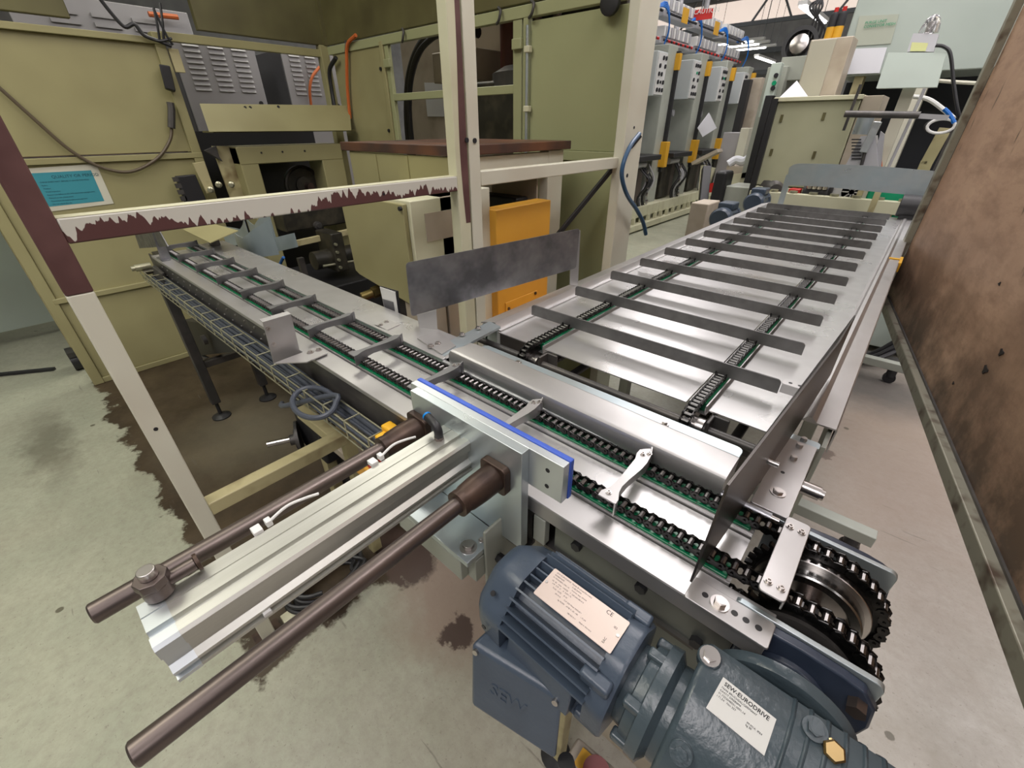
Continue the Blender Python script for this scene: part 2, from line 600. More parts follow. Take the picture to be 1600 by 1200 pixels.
def plywood_material():
    m = bpy.data.materials.new('oil_stained_plywood')
    m.use_nodes = True
    nt = m.node_tree
    N, L = nt.nodes, nt.links
    b = N['Principled BSDF']
    tc = N.new('ShaderNodeTexCoord')

    def noise(scale, detail=6, rough=0.6, st=(1, 1, 1), rot=(0, 0, 0)):
        mp = N.new('ShaderNodeMapping')
        mp.inputs['Scale'].default_value = st
        mp.inputs['Rotation'].default_value = rot
        L.new(tc.outputs['Object'], mp.inputs[0])
        n = N.new('ShaderNodeTexNoise')
        n.inputs['Scale'].default_value = scale
        n.inputs['Detail'].default_value = detail
        n.inputs['Roughness'].default_value = rough
        L.new(mp.outputs[0], n.inputs['Vector'])
        return n.outputs['Fac']

    def rng(x, a, c, lo=0.0, hi=1.0):
        n = N.new('ShaderNodeMapRange')
        L.new(x, n.inputs[0])
        n.inputs[1].default_value, n.inputs[2].default_value = a, c
        n.inputs[3].default_value, n.inputs[4].default_value = lo, hi
        return n.outputs[0]

    def mix(f, a, c):
        n = N.new('ShaderNodeMix')
        n.data_type = 'RGBA'
        L.new(f, n.inputs[0])
        for i, q in ((6, a), (7, c)):
            if isinstance(q, tuple):
                n.inputs[i].default_value = (*q, 1)
            else:
                L.new(q, n.inputs[i])
        return n.outputs[2]
    col = mix(rng(noise(1.6, 6, 0.65), 0.35, 0.68), (0.50, 0.33, 0.225), (0.36, 0.22, 0.145))
    col = mix(rng(noise(9, 6, 0.7, (0.5, 0.5, 1.6)), 0.45, 0.75), col, (0.27, 0.16, 0.105))
    sep = N.new('ShaderNodeSeparateXYZ')
    L.new(tc.outputs['Object'], sep.inputs[0])
    low = rng(sep.outputs[2], 0.62, 0.05)
    grime = N.new('ShaderNodeMath')
    grime.operation = 'MULTIPLY'
    L.new(low, grime.inputs[0])
    L.new(rng(noise(3.0, 6, 0.7), 0.36, 0.60), grime.inputs[1])
    col = mix(grime.outputs[0], col, (0.055, 0.035, 0.022))
    dab = rng(noise(11, 3, 0.5, (0.9, 0.9, 0.30), (0.5, 0.0, 0)), 0.665, 0.71)
    col = mix(dab, col, (0.06, 0.035, 0.02))
    L.new(col, b.inputs['Base Color'])
    b.inputs['Roughness'].default_value = 0.55
    return m


def dripped_material(name, axis_z):
    """cream paint that ran down over brown primer; boundary height in object z"""
    m = bpy.data.materials.new(name)
    m.use_nodes = True
    nt = m.node_tree
    N, L = nt.nodes, nt.links
    b = N['Principled BSDF']
    b.inputs['Roughness'].default_value = 0.4
    tc = N.new('ShaderNodeTexCoord')
    sep = N.new('ShaderNodeSeparateXYZ')
    L.new(tc.outputs['Object'], sep.inputs[0])
    mp = N.new('ShaderNodeMapping')
    mp.inputs['Scale'].default_value = (0.01, 1, 0.01)
    L.new(tc.outputs['Object'], mp.inputs[0])

    def noise(sc_, v, det=3):
        n = N.new('ShaderNodeTexNoise')
        n.inputs['Scale'].default_value = sc_
        n.inputs['Detail'].default_value = det
        L.new(v, n.inputs['Vector'])
        return n.outputs['Fac']

    def mth(op, a, c):
        n = N.new('ShaderNodeMath')
        n.operation = op
        for i, q in enumerate((a, c)):
            if isinstance(q, (int, float)):
                n.inputs[i].default_value = q
            else:
                L.new(q, n.inputs[i])
        return n.outputs[0]
    fast = mth('MULTIPLY', mth('SUBTRACT', noise(62, mp.outputs[0], 2), 0.5), 0.085)
    slow = mth('MULTIPLY', mth('SUBTRACT', noise(3.1, mp.outputs[0], 2), 0.5), 0.15)
    h = mth('ADD', mth('ADD', sep.outputs[2], fast), slow)
    r = N.new('ShaderNodeMapRange')
    L.new(h, r.inputs[0])
    r.inputs[1].default_value = axis_z - 0.0008
    r.inputs[2].default_value = axis_z + 0.0008
    mx = N.new('ShaderNodeMix')
    mx.data_type = 'RGBA'
    mx.inputs[6].default_value = (0.095, 0.04, 0.038, 1)
    mx.inputs[7].default_value = (0.58, 0.57, 0.50, 1)
    L.new(r.outputs[0], mx.inputs[0])
    L.new(mx.outputs[2], b.inputs['Base Color'])
    return m


# ------------------------------------------------------------------ building shell
struct('floor', G().box(-16, 12, -8, 26, -0.1, 0), floor_material())
M['shed'] = mat('pale_wall_sheet', (0.36, 0.36, 0.36), 0.6, 0, (0.28, 0.28, 0.28), 2)
M['roof'] = mat('dull_roof_sheet', (0.36, 0.37, 0.38), 0.6, 0, (0.28, 0.285, 0.29), 1.5)
struct('ceiling', G().box(-16, 12, -8, 26, 6.8, 6.9), M['roof'])
struct('wall_back', G().box(-16, 12, 26, 26.1, 0, 6.8), M['shed'])
struct('wall_front', G().box(-16, 12, -8.1, -8, 0, 6.8), M['shed'])
struct('wall_left', G().box(-16.1, -16, -8, 26, 0, 6.8), M['shed'])
struct('wall_right', G().box(12, 12.1, -8, 26, 0, 6.8), M['shed'])


# ------------------------------------------------------------------ roller chain
PITCHC = 0.015875


def chain_parts(name, parent, a, b, zc, R, lat, lateral, rm='roller'):
    """endless roller chain between two wheels; a, b: wheel centres along the run; lateral 'y' (run in x) or 'x' (run in y)"""
    span = b - a
    Lt = 2 * span + 2 * PI * R
    n = int(round(Lt / PITCHC))
    n += n % 2
    st = Lt / n

    def pt(s):
        s %= Lt
        if s < span:
            return (a + s, zc + R)
        s -= span
        if s < PI * R:
            t = s / R
            return (b + R * math.sin(t), zc + R * math.cos(t))
        s -= PI * R
        if s < span:
            return (b - s, zc - R)
        t = (s - span) / R
        return (a - R * math.sin(t), zc - R * math.cos(t))

    def P(u, z, l):
        return (u, lat + l, z) if lateral == 'y' else (lat + l, u, z)
    links, rolls = G(), G()
    for i in range(n):
        p, q = pt(i * st), pt((i + 1) * st)
        dx, dz = q[0] - p[0], q[1] - p[1]
        m = math.hypot(dx, dz)
        dx, dz = dx / m, dz / m
        c = ((p[0] + q[0]) / 2, (p[1] + q[1]) / 2)
        h = m / 2
        out = [(h + 0.0062, 0.003), (h + 0.002, 0.0071), (h - 0.004, 0.0058), (0, 0.0042), (-h + 0.004, 0.0058), (-h - 0.002, 0.0071), (-h - 0.0062, 0.003),
               (-h - 0.0062, -0.003), (-h - 0.002, -0.0071), (-h + 0.004, -0.0058), (0, -0.0042), (h - 0.004, -0.0058), (h + 0.002, -0.0071), (h + 0.0062, -0.003)]
        o1, o2 = (0.0102, 0.0120) if i % 2 else (0.0080, 0.0098)
        for sg in (-1, 1):
            links.prism(out, lambda u, v, t: P(c[0] + u * dx - v * dz, c[1] + u * dz + v * dx, t), sg * o1, sg * o2)
        rolls.cyl(P(p[0], p[1], -0.0078), P(p[0], p[1], 0.0078), 0.0050, 10)
        links.cyl(P(p[0], p[1], -0.0138), P(p[0], p[1], 0.0138), 0.0022, 6)
    ch = links.build(name, M['chain'], parent)
    rolls.build('chain_rollers', M[rm], ch)
    return ch


def toothed(cx, cz, lat, half, R, n, lateral, depth=0.006):
    g = G()
    pts = []
    for i in range(n):
        t = 2 * PI * i / n
        for f, rr in ((-0.30, R - depth), (-0.12, R + depth * 0.7), (0.12, R + depth * 0.7), (0.30, R - depth)):
            a = t + f * 2 * PI / n
            pts.append((cx + rr * math.cos(a), cz + rr * math.sin(a)))
    fn = (lambda u, v, t: (u, t, v)) if lateral == 'y' else (lambda u, v, t: (t, u, v))
    return g.prism(pts, fn, lat - half, lat + half)


# ------------------------------------------------------------------ long transfer conveyor with curved carriers
c1 = thing('chain_conveyor', 'long narrow twin-chain conveyor with small curved steel carriers running under the cream fence', 'conveyor', (-1.4, 0.58, 0))
g = G().box(-2.78, 0.05, 0.415, 0.4675, 1.077, 1.080).box(-2.78, -0.65, 0.415, 0.418, 1.068, 1.0775).box(-0.65, 0.05, 0.415, 0.418, 1.046, 1.0775)
g.build('near_edge_plate', M['stainless'], c1, 0.001)
g = G().box(-2.82, -0.012, 0.5135, 0.5765, 1.0705, 1.0740)
g.build('centre_deck', M['deck'], c1)
g = G().box(-2.78, -0.80, 0.625, 0.640, 1.0705, 1.100).box(-2.78, -0.80, 0.640, 0.75, 1.094, 1.097).box(-2.78, -0.80, 0.747, 0.75, 1.04, 1.095)
g.build('far_edge_plate', M['deck'], c1, 0.0015)
g = G()
for yc in (0.490, 0.600):
    g.box(-2.82, -0.012, yc - 0.0205, yc - 0.0175, 1.066, 1.0845).box(-2.82, -0.012, yc + 0.0175, yc + 0.0205, 1.066, 1.0845).box(-2.82, -0.012, yc - 0.0225, yc + 0.0225, 1.064, 1.067)
g.build('chain_channel', M['stainless'], c1)
for yc in (0.490, 0.600):
    g = G().box(-2.82, -0.018, yc - 0.0165, yc + 0.0165, 1.067, 1.0862)
    ws = g.build('wear_strip', M['green_strip'], c1, 0.002)
    rv = Many('rivet', M['bolt'], ws)
    for i in range(52):
        x = -0.05 - i * 0.0533
        rv.cyl((x, yc - 0.0146, 1.0858), (x, yc - 0.0146, 1.0866), 0.0014, 8)
for yc in (0.490, 0.600):
    chain_parts('roller_chain', c1, -2.79, 0.085, 1.005, 0.0895, yc, 'y')
# side frames, dusty dark steel
g = G().box(-2.86, -0.32, 0.420, 0.426, 0.955, 1.076).box(-2.86, -0.32, 0.395, 0.420, 0.955, 0.960)
sf = g.build('side_frame', M['dark_frame'], c1)
hd = Many('screw_head', M['bolt'], sf)
for i in range(16):
    hd.cyl((-2.65 + i * 0.085, 0.4205, 1.045), (-2.65 + i * 0.085, 0.4175, 1.045), 0.004, 8)
    hd.cyl((-2.62 + i * 0.085, 0.4205, 1.010), (-2.62 + i * 0.085, 0.4175, 1.010), 0.003, 8)
G().box(-2.86, -0.1, 0.737, 0.743, 0.94, 1.06).build('side_frame', M['dark_frame'], c1)
G().box(-2.80, -0.02, 0.43, 0.735, 0.955, 0.962).build('return_pan', M['dark_frame'], c1)
g = G().box(-0.285, 0.02, 0.437, 0.447, 0.80, 1.040)
ep = g.build('drive_end_plate', M['dirty_plate'], c1, 0.002)
hb = Many('hex_bolt', M['black'], ep)
for x, z in ((-0.235, 1.010), (-0.115, 1.012), (-0.02, 0.975)):
    hb.cyl((x, 0.437, z), (x, 0.427, z), 0.0095, 6)
G().box(-0.325, -0.295, 0.42, 0.436, 0.97, 1.035).build('corner_gusset', M['grey_green'], c1, 0.002)
# round bar beside the far chain
G().cyl((-0.80, 0.630, 1.0875), (0.0, 0.630, 1.0875), 0.0085, 16).build('side_bar', M['dull_steel'], c1)
G().cyl((0.0, 0.630, 1.0875), (0.012, 0.630, 1.0875), 0.005, 12).build('side_bar_pin', M['bolt'], c1)

# curved carriers, one every sixteenth link
EDGE_R = [(0.460, 0.012), (0.470, 0.011), (0.485, 0.004), (0.500, 0.001), (0.520, 0.002), (0.540, 0.004), (0.560, 0.006), (0.580, 0.006), (0.600, 0.003), (0.612, 0.000), (0.622, -0.004)]
EDGE_L = [(0.460, -0.017), (0.472, -0.018), (0.487, -0.011), (0.503, -0.010), (0.520, -0.010), (0.540, -0.011), (0.560, -0.012), (0.578, -0.013), (0.594, -0.018), (0.606, -0.018), (0.614, -0.012)]
WEB_Z = [0.0, -0.001, -0.004, -0.009, -0.013, -0.013, -0.011, -0.006, -0.002, 0.0, 0.0]


def carrier(x0, parent):
    g = G()
    n = len(EDGE_R)
    vs = []
    for (yr, xr), (yl, xl) in zip(EDGE_R, EDGE_L):
        vs += [(x0 + xl, yl, 1.1190), (x0 + xr, yr, 1.1190), (x0 + xr, yr, 1.1215), (x0 + xl, yl, 1.1215)]
    fs = []
    for i in range(n - 1):
        a, b = i * 4, i * 4 + 4
        fs += [(a, a + 1, b + 1, b), (a + 1, a + 2, b + 2, b + 1), (a + 2, a + 3, b + 3, b + 2), (a + 3, a, b, b + 3)]
    fs += [(0, 3, 2, 1), ((n - 1) * 4, (n - 1) * 4 + 1, (n - 1) * 4 + 2, (n - 1) * 4 + 3)]
    g.add(vs, fs)
    vs = []
    for (yr, xr), wz in zip(EDGE_R, WEB_Z):
        zt = 1.1220 + (0.004 if yr > 0.605 else 0)
        zb = 1.0925 - wz * 0.95
        vs += [(x0 + xr, yr, zb), (x0 + xr + 0.0025, yr, zb), (x0 + xr + 0.0025, yr, zt), (x0 + xr, yr, zt)]
    fs = []
    for i in range(n - 1):
        a, b = i * 4, i * 4 + 4
        fs += [(a, a + 1, b + 1, b), (a + 1, a + 2, b + 2, b + 1), (a + 2, a + 3, b + 3, b + 2), (a + 3, a, b, b + 3)]
    fs += [(0, 3, 2, 1), ((n - 1) * 4, (n - 1) * 4 + 1, (n - 1) * 4 + 2, (n - 1) * 4 + 3)]
    g.add(vs, fs)
    for yc in (0.490, 0.600):
        g.box(x0 - 0.009, x0 + 0.004, yc - 0.012, yc - 0.0095, 1.098, 1.1195)
        g.box(x0 - 0.009, x0 + 0.004, yc + 0.0095, yc + 0.012, 1.098, 1.1195)
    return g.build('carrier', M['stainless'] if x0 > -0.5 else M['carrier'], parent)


for k in range(11):
    x0 = -0.205 - 0.2535 * k
    c = carrier(x0, c1)
    if k < 3:
        b = Many('socket_screw', M['bolt'], c)
        for dx, y in ((-0.006, 0.474), (-0.008, 0.597), (0.0005, 0.606)):
            b.capbolt((x0 + dx, y, 1.1215), r=0.0032, h=0.004)
# the carrier just reaching the drive wheels: a folded channel
g = G()
g.prism(rrect(0.018, 0.050, 0.455, 0.612, 0.006), xy, 1.1185, 1.1215)
g.box(0.0475, 0.0500, 0.462, 0.612, 1.098, 1.120)
fc = g.build('carrier', M['stainless'], c1, 0.0008)
b = Many('socket_screw', M['bolt'], fc)
for x, y in ((0.026, 0.473), (0.041, 0.473), (0.026, 0.590), (0.041, 0.590)):
    b.capbolt((x, y, 1.1215), r=0.0035, h=0.0045)

# drive wheels and their shaft
WX, WZ = 0.085, 1.005
for yc in (0.490, 0.600):
    s = toothed(WX, WZ, yc, 0.0045, 0.0895, 36, 'y').build('sprocket', M['chain'], c1)
    if yc > 0.55:
        G().lathe((WX, 0.5955, WZ), (0, -1, 0), [(0.069, 0), (0.069, 0.030), (0.067, 0.032), (0.056, 0.032), (0.054, 0.030), (0.054, 0.004)], 48).build('wheel_boss', M['boss'], s)
        G().lathe((WX, 0.5955, WZ), (0, -1, 0), [(0.0775, 0), (0.0775, 0.010), (0.0765, 0.011), (0.070, 0.011)], 48).build('machined_rim', M['bolt'], s)
    else:
        G().lathe((WX, 0.4855, WZ), (0, -1, 0), [(0.070, 0), (0.070, 0.006), (0.03, 0.006), (0.03, 0.014)], 48).build('wheel_boss', M['dark_frame'], s)
G().cyl((WX, 0.36, WZ), (WX, 0.70, WZ), 0.0175, 24).build('drive_shaft', M['rod'], c1)
for (y0, y1, nm, s) in ((0.452, 0.460, 'near', -1), (0.640, 0.648, 'far', 1)):
    pl = G().prism(rrect(0.0, 0.166, 0.930, 1.083, 0.010), xz, y0, y1).build('bearing_plate', M['galv'], c1, 0.001)
    yy = y0 if s < 0 else y1
    h = G()
    o = [(0.020, 0.985), (0.030, 0.955), (0.060, 0.935), (0.110, 0.935), (0.145, 0.955), (0.168, 0.990), (0.172, 1.020), (0.166, 1.055), (0.150, 1.075), (0.128, 1.079), (0.085, 1.081), (0.04, 1.078), (0.022, 1.060)]
    h.prism(o, xz, yy, yy + s * 0.014)
    h.lathe((WX, yy + s * 0.012, WZ), (0, s, 0), [(0.048, 0), (0.044, 0.010), (0.034, 0.013)], 32)
    h.build('bearing_housing', M['bearing_blue'], c1, 0.003)
    nt = Many('flange_nut', M['rod'], c1)
    for x, z in ((0.150, 1.052), (0.150, 0.955), (0.03, 1.055)):
        nt.cyl((x, yy + s * 0.014, z), (x, yy + s * 0.028, z), 0.0105, 6)
# cranked corner plate joining both conveyors
cp = G().prism(rrect(-0.035, 0.022, 0.640, 0.872, 0.004), xy, 1.0855, 1.0925)
cp = cp.build('corner_plate', M['stainless'], c1, 0.001)
b = Many('hex_bolt', M['bolt'], cp)
b.hexbolt((-0.006, 0.692, 1.0925), r=0.0080, h=0.006)
b.hexbolt((-0.006, 0.805, 1.0925), r=0.0060, h=0.007, washer=False)
b.hexbolt((-0.006, 0.852, 1.0925), r=0.0060, h=0.007, washer=False)
G().cyl((-0.012, 0.752, 1.0925), (-0.012, 0.752, 1.0929), 0.0035, 12).build('drilled_hole', M['black'], cp)
G().cyl((0.02, 0.775, 1.063), (0.052, 0.775, 1.063), 0.013, 24).cyl((0.052, 0.775, 1.063), (0.058, 0.775, 1.063), 0.010, 24).build('shaft_stub', M['bolt'], c1)
# far idler end
g = G().box(-2.90, -2.80, 0.44, 0.475, 0.94, 1.075).box(-2.90, -2.80, 0.70, 0.735, 0.94, 1.075)
g.cyl((-2.79, 0.36, 1.005), (-2.79, 0.74, 1.005), 0.013, 16)
g.build('idler_block', M['dark_machine'], c1, 0.003)
G().cyl((-2.80, 0.335, 1.03), (-2.80, 0.40, 1.03), 0.017, 16).cyl((-2.80, 0.320, 1.03), (-2.80, 0.336, 1.03), 0.012, 16).build('shaft_end', M['wire'], c1)
for yc in (0.490, 0.600):
    toothed(-2.79, WZ, yc, 0.0045, 0.0895, 36, 'y').build('sprocket', M['chain'], c1)
G().prism([(-2.80, 0.90), (-2.62, 0.93), (-2.60, 1.03), (-2.74, 1.04), (-2.82, 1.0)], xz, 0.395, 0.412).build('tensioner_plate', M['dark_frame'], c1, 0.003)
# legs
for y in (0.44, 0.735):
    lg = G().box(-2.97, -2.92, y - 0.025, y + 0.025, 0.11, 0.955).build('leg', M['dark_frame'], c1, 0.003)
    G().cyl((-2.945, y, 0.018), (-2.945, y, 0.115), 0.011, 12).lathe((-2.945, y, 0), (0, 0, 1), [(0.055, 0), (0.055, 0.008), (0.030, 0.022), (0.014, 0.026)], 24).build('levelling_foot', M['black'], lg)
G().box(-2.965, -2.925, 0.465, 0.71, 0.36, 0.40).build('cross_brace', M['dark_frame'], c1, 0.002)
G().box(-2.96, -2.80, 0.44, 0.735, 0.952, 0.975).build('leg_head', M['dark_frame'], c1)
for y in (0.47, 0.72):
    lg = G().box(-0.27, -0.22, y - 0.02, y + 0.02, 0.03, 0.955).build('leg', M['cream_dirty'], c1, 0.003)
    G().lathe((-0.245, y, 0), (0, 0, 1), [(0.045, 0), (0.045, 0.008), (0.014, 0.032)], 20).build('levelling_foot', M['black'], lg)

# ------------------------------------------------------------------ steel cover tube and strip between the conveyors
cv = thing('cover_channel', 'long bright steel box cover lying between the two conveyors', 'metal cover', (-0.42, 0.67, 1.04))
vs = []
pr = [(0.619, 1.090), (0.619, 1.118), (0.624, 1.126), (0.632, 1.129), (0.690, 1.129), (0.697, 1.126), (0.700, 1.118), (0.700, 1.090)]
G().prism(pr, lambda a, b, t: (t + (a - 0.62) * 0.28 if t < -0.5 else t, a + 0.014 * (-(t + 0.075)) / 0.7, b), -0.782, -0.078).build('cover', M['stainless'], cv)
g = G().prism(rrect(-0.800, -0.085, 0.690, 0.790, 0.014), xy, 1.0795, 1.0825)
st = g.build('backing_strip', M['galv'], cv, 0.0008)
b = Many('hex_bolt', M['bolt'], st)
for x in (-0.655, -0.24):
    b.hexbolt((x, 0.765, 1.0825), r=0.0065, h=0.006)
G().box(-0.80, -0.08, 0.66, 0.69, 0.955, 1.080).build('support_rail', M['dark_frame'], cv)

# ------------------------------------------------------------------ wide conveyor with long flights
c2 = thing('chain_conveyor', 'wide bright steel conveyor with long dark cross bars running away to the right', 'conveyor', (-0.44, 2.5, 0))
Y0, Y1 = 0.888, 4.10
for x0, x1 in ((-0.842, -0.712), (-0.658, -0.242), (-0.188, -0.028)):
    G().box(x0, x1, Y0, Y1, 1.0735, 1.0765).build('deck_plate', M['deck'], c2)
for xc in (-0.685, -0.215):
    g = G()
    for d in (-0.0205, 0.0175):
        g.box(xc + d, xc + d + 0.003, Y0, Y1, 1.062, 1.0835)
    g.box(xc - 0.0225, xc + 0.0225, Y0, Y1, 1.060, 1.063)
    g.build('chain_channel', M['stainless'], c2)
    G().box(xc - 0.0165, xc + 0.0165, Y0 + 0.01, Y1, 1.063, 1.0852).build('wear_strip', M['green_strip'], c2, 0.002)
    chain_parts('roller_chain', c2, 0.858, 4.02, 1.0445, 0.050, xc, 'x', 'roller_dark')
    s = toothed(0.858, 1.0445, xc, 0.0045, 0.050, 20, 'x', 0.005).build('sprocket', M['chain'], c2)
    G().cyl((xc + 0.004, 0.858, 1.0445), (xc + 0.032, 0.858, 1.0445), 0.022, 24).build('hub', M['bolt'], s)
    g = G().box(xc + 0.036, xc + 0.044, 0.845, 0.905, 1.0, 1.072).box(xc + 0.036, xc + 0.075, 0.880, 0.888, 1.0, 1.072)
    g.build('sprocket_bracket', M['dark_frame'], c2, 0.002)
# formed edge plates, folded along their length
lip = [(-0.925, 1.082), (-0.925, 1.085), (-0.868, 1.100), (-0.862, 1.100), (-0.853, 1.085), (-0.846, 1.0795), (-0.838, 1.0795), (-0.838, 1.0765), (-0.848, 1.0765), (-0.857, 1.082), (-0.864, 1.0965), (-0.869, 1.0965)]
G().prism(lip, xz, 0.895, Y1).build('edge_plate', M['stainless'], c2)
lipr = [(-0.030, 1.0765), (-0.030, 1.0795), (-0.022, 1.0795), (-0.016, 1.088), (-0.006, 1.090), (0.000, 1.085), (0.004, 1.0805), (0.040, 1.0805), (0.043, 1.078), (0.043, 1.020), (0.040, 1.020), (0.040, 1.077), (0.003, 1.077)]
G().prism(lipr, xz, 0.985, Y1).build('edge_plate', M['stainless'], c2)
g = G().box(0.028, 0.036, 0.93, Y1, 0.84, 1.062)
g.build('side_skirt', M['grey_green'], c2)
g = G().box(-0.912, -0.904, 0.90, Y1, 0.84, 1.082)
g.build('side_skirt', M['dark_frame'], c2)
ec = G().prism(rrect(0.900, 0.915, 0.96, 1.078, 0.004), yz, -0.925, -0.86)
ec.build('corner_cleat', M['galv'], c2, 0.001)
for y in (0.965, 1.45, 2.3, 3.1, 4.0):
    G().box(-0.904, 0.028, y - 0.02, y + 0.02, 0.90, 0.955).build('cross_member', M['dark_frame'], c2)
for x in (-0.60, -0.13):
    G().cyl((x, 0.80, 0.985), (x, 1.6, 0.985), 0.012, 14).build('tie_rod', M['black'], c2)
G().cyl((-0.90, 0.858, 1.0445), (0.02, 0.858, 1.0445), 0.010, 16).build('idler_shaft', M['dark_frame'], c2)
FY = [1.030 + 0.254 * k for k in range(12)]
for k, y in enumerate(FY):
    pr = [(-0.824, 1.0955), (-0.088, 1.0955)] + arc(-0.098, 1.1205, 0.010, 0, 90, 5) + arc(-0.814, 1.1205, 0.010, 90, 180, 5)
    f = G().prism(pr, xz, y, y + 0.0045).build('flight', M['flight'], c2)
    g = G()
    for xc in (-0.685, -0.215):
        g.box(xc - 0.012, xc + 0.012, y + 0.0045, y + 0.020, 1.097, 1.103).box(xc - 0.014, xc - 0.011, y - 0.003, y + 0.022, 1.088, 1.104).box(xc + 0.011, xc + 0.014, y - 0.003, y + 0.022, 1.088, 1.104)
    g.build('chain_lug', M['chain'], f)
g = G().prism(rrect(-0.088, -0.035, 1.036, 1.060, 0.006), xy, 1.119, 1.122).box(-0.086, -0.037, 1.036, 1.039, 1.098, 1.120)
tb = g.build('sensor_tab', M['stainless'], c2, 0.0008)
Many('drilled_hole', M['black'], tb).cyl((-0.072, 1.049, 1.122), (-0.072, 1.049, 1.1223), 0.0042, 12).cyl((-0.053, 1.049, 1.122), (-0.053, 1.049, 1.1223), 0.0042, 12)
tt = G().prism(rrect(-0.030, 0.026, 0.878, 0.905, 0.008), xy, 1.0795, 1.0845).build('end_tab', M['galv'], c2, 0.001)
G().hexbolt((-0.004, 0.892, 1.0845), r=0.006, h=0.007, washer=False).build('hex_bolt', M['bolt'], tt)
cl = G().box(0.0, 0.040, 2.72, 2.74, 1.081, 1.086).box(0.040, 0.052, 2.66, 2.80, 1.04, 1.082)
cl.build('side_clamp', M['yellow'], c2, 0.001)
# stand on castors
for x in (-0.85, -0.01):
    for y in (1.90, 3.85):
        G().box(x - 0.025, x + 0.025, y - 0.025, y + 0.025, 0.15, 0.90).build('leg', M['grey_green'], c2, 0.003)
for y in (1.90, 3.85):
    bm_ = G().box(-1.05, 0.36, y - 0.03, y + 0.03, 0.105, 0.160).build('base_beam', M['grey_green'], c2, 0.003)
    for x in (-1.0, 0.30):
        G().cyl((x, y - 0.018, 0.038), (x, y + 0.018, 0.038), 0.038, 20).cyl((x, y, 0.05), (x, y, 0.106), 0.03, 12).build('castor', M['black'], bm_)
# black end drum at the far right corner
G().cyl((-0.07, 4.06, 1.16), (0.07, 4.06, 1.16), 0.07, 20).box(-0.05, 0.05, 4.02, 4.10, 1.06, 1.12).build('end_motor', M['black'], c2, 0.004)

# ------------------------------------------------------------------ guide plates
def plate(name, pts, t, n, m, parent):
    g = G()
    n = Vector(n).normalized() * t
    k = len(pts)
    vs = [Vector(p) for p in pts] + [Vector(p) + n for p in pts]
    g.add(vs, [(i, (i + 1) % k, k + (i + 1) % k, k + i) for i in range(k)] + [tuple(range(k - 1, -1, -1)), tuple(range(k, 2 * k))])
    return g.build(name, m, parent)


def rounded4(a, b, c, d, r, n=4):
    """four corners in order -> rounded outline in 3-D"""
    P = [Vector(p) for p in (a, b, c, d)]
    out = []
    for i in range(4):
        p, q, s = P[i], P[i - 1], P[(i + 1) % 4]
        u, v = (q - p).normalized() * r, (s - p).normalized() * r
        for k in range(n + 1):
            t = k / n
            out.append((p + u) * (1 - t) ** 2 + p * 2 * t * (1 - t) + (p + v) * t ** 2)
    return out


gp = thing('guide_plate', 'rectangular smoke-grey steel guide plate standing across the inner corner in front of the orange box', 'guide plate', (-0.98, 0.72, 1.08), 'steel guide plates around the conveyors')
a, b_, c_, d_ = at(634, 411, y=0.72), at(643, 495, y=0.72), at(900, 419, y=1.36), at(906, 357, y=1.36)
plate('plate', rounded4(a, b_, c_, d_, 0.012), 0.003, (-0.93, 0.2, 0), M['dull_steel'], gp)
plate('upright', [at(893, 368, y=1.36), at(891, 446, y=1.36), at(903, 446, y=1.38), at(907, 360, y=1.38)], 0.004, (-1, 0, 0), M['stainless'], gp)
p = at(668, 520, y=0.72)
g = G().quad(at(652, 492, y=0.72), at(682, 484, y=0.745), at(684, 518, y=0.745), at(658, 524, y=0.72), 0.004, (-1, 0.2, 0))
g.build('bent_foot', M['stainless'], gp, 0.001)
z_ = 1.1015
f1 = [at(652, 528, z=z_), at(684, 515, z=z_), at(712, 540, z=z_), at(690, 553, z=z_)]
pf = plate('base_flange', f1, 0.004, (0, 0, -1), M['stainless'], gp)
f2 = [at(676, 545, z=1.098), at(765, 502, z=1.098), at(782, 510, z=1.098), at(693, 557, z=1.098)]
plate('strap_bar', f2, 0.008, (0, 0, -1), M['galv'], gp)
b = Many('hex_bolt', M['bolt'], gp)
for u, v in ((673, 541), (684, 537), (722, 523), (747, 513)):
    q = at(u, v, z=1.1015)
    b.hexbolt(q, r=0.006, h=0.006)

gp = thing('guide_plate', 'thin dark guide blade seen almost edge-on across the near right corner', 'guide plate', (-0.03, 0.8, 1.08), 'steel guide plates around the conveyors')
zt = 1.272
pts = [(-0.051, 0.428, 1.094), (-0.040, 0.62, 1.094), (-0.024, 0.89, 1.096), (-0.010, 1.20, 1.100), (-0.012, 1.19, zt - 0.012), (-0.016, 0.97, zt), (-0.049, 0.436, zt)]
pl = plate('blade', pts, 0.003, (-1, 0.05, 0), mat('dark_bluish_blade', (0.085, 0.076, 0.070), 0.34, 0.8, (0.065, 0.058, 0.054), 4), gp)
g = G().prism(rrect(-0.052, 0.052, 0.408, 0.447, 0.003), xy, 1.0825, 1.0865)
fb = g.build('slotted_foot', M['stainless'], gp, 0.0008)
hl = Many('slot_hole', M['black'], fb)
for x in (-0.031, 0.007, 0.021, 0.036):
    hl.cyl((x, 0.428, 1.0866), (x, 0.428, 1.0869), 0.0042, 14)
G().hexbolt((-0.012, 0.428, 1.0866), r=0.0078, h=0.008).build('hex_bolt', M['bolt'], fb)
G().cyl((-0.055, 0.70, 1.14), (-0.02, 0.70, 1.14), 0.006, 12).build('stay_pin', M['bolt'], gp)

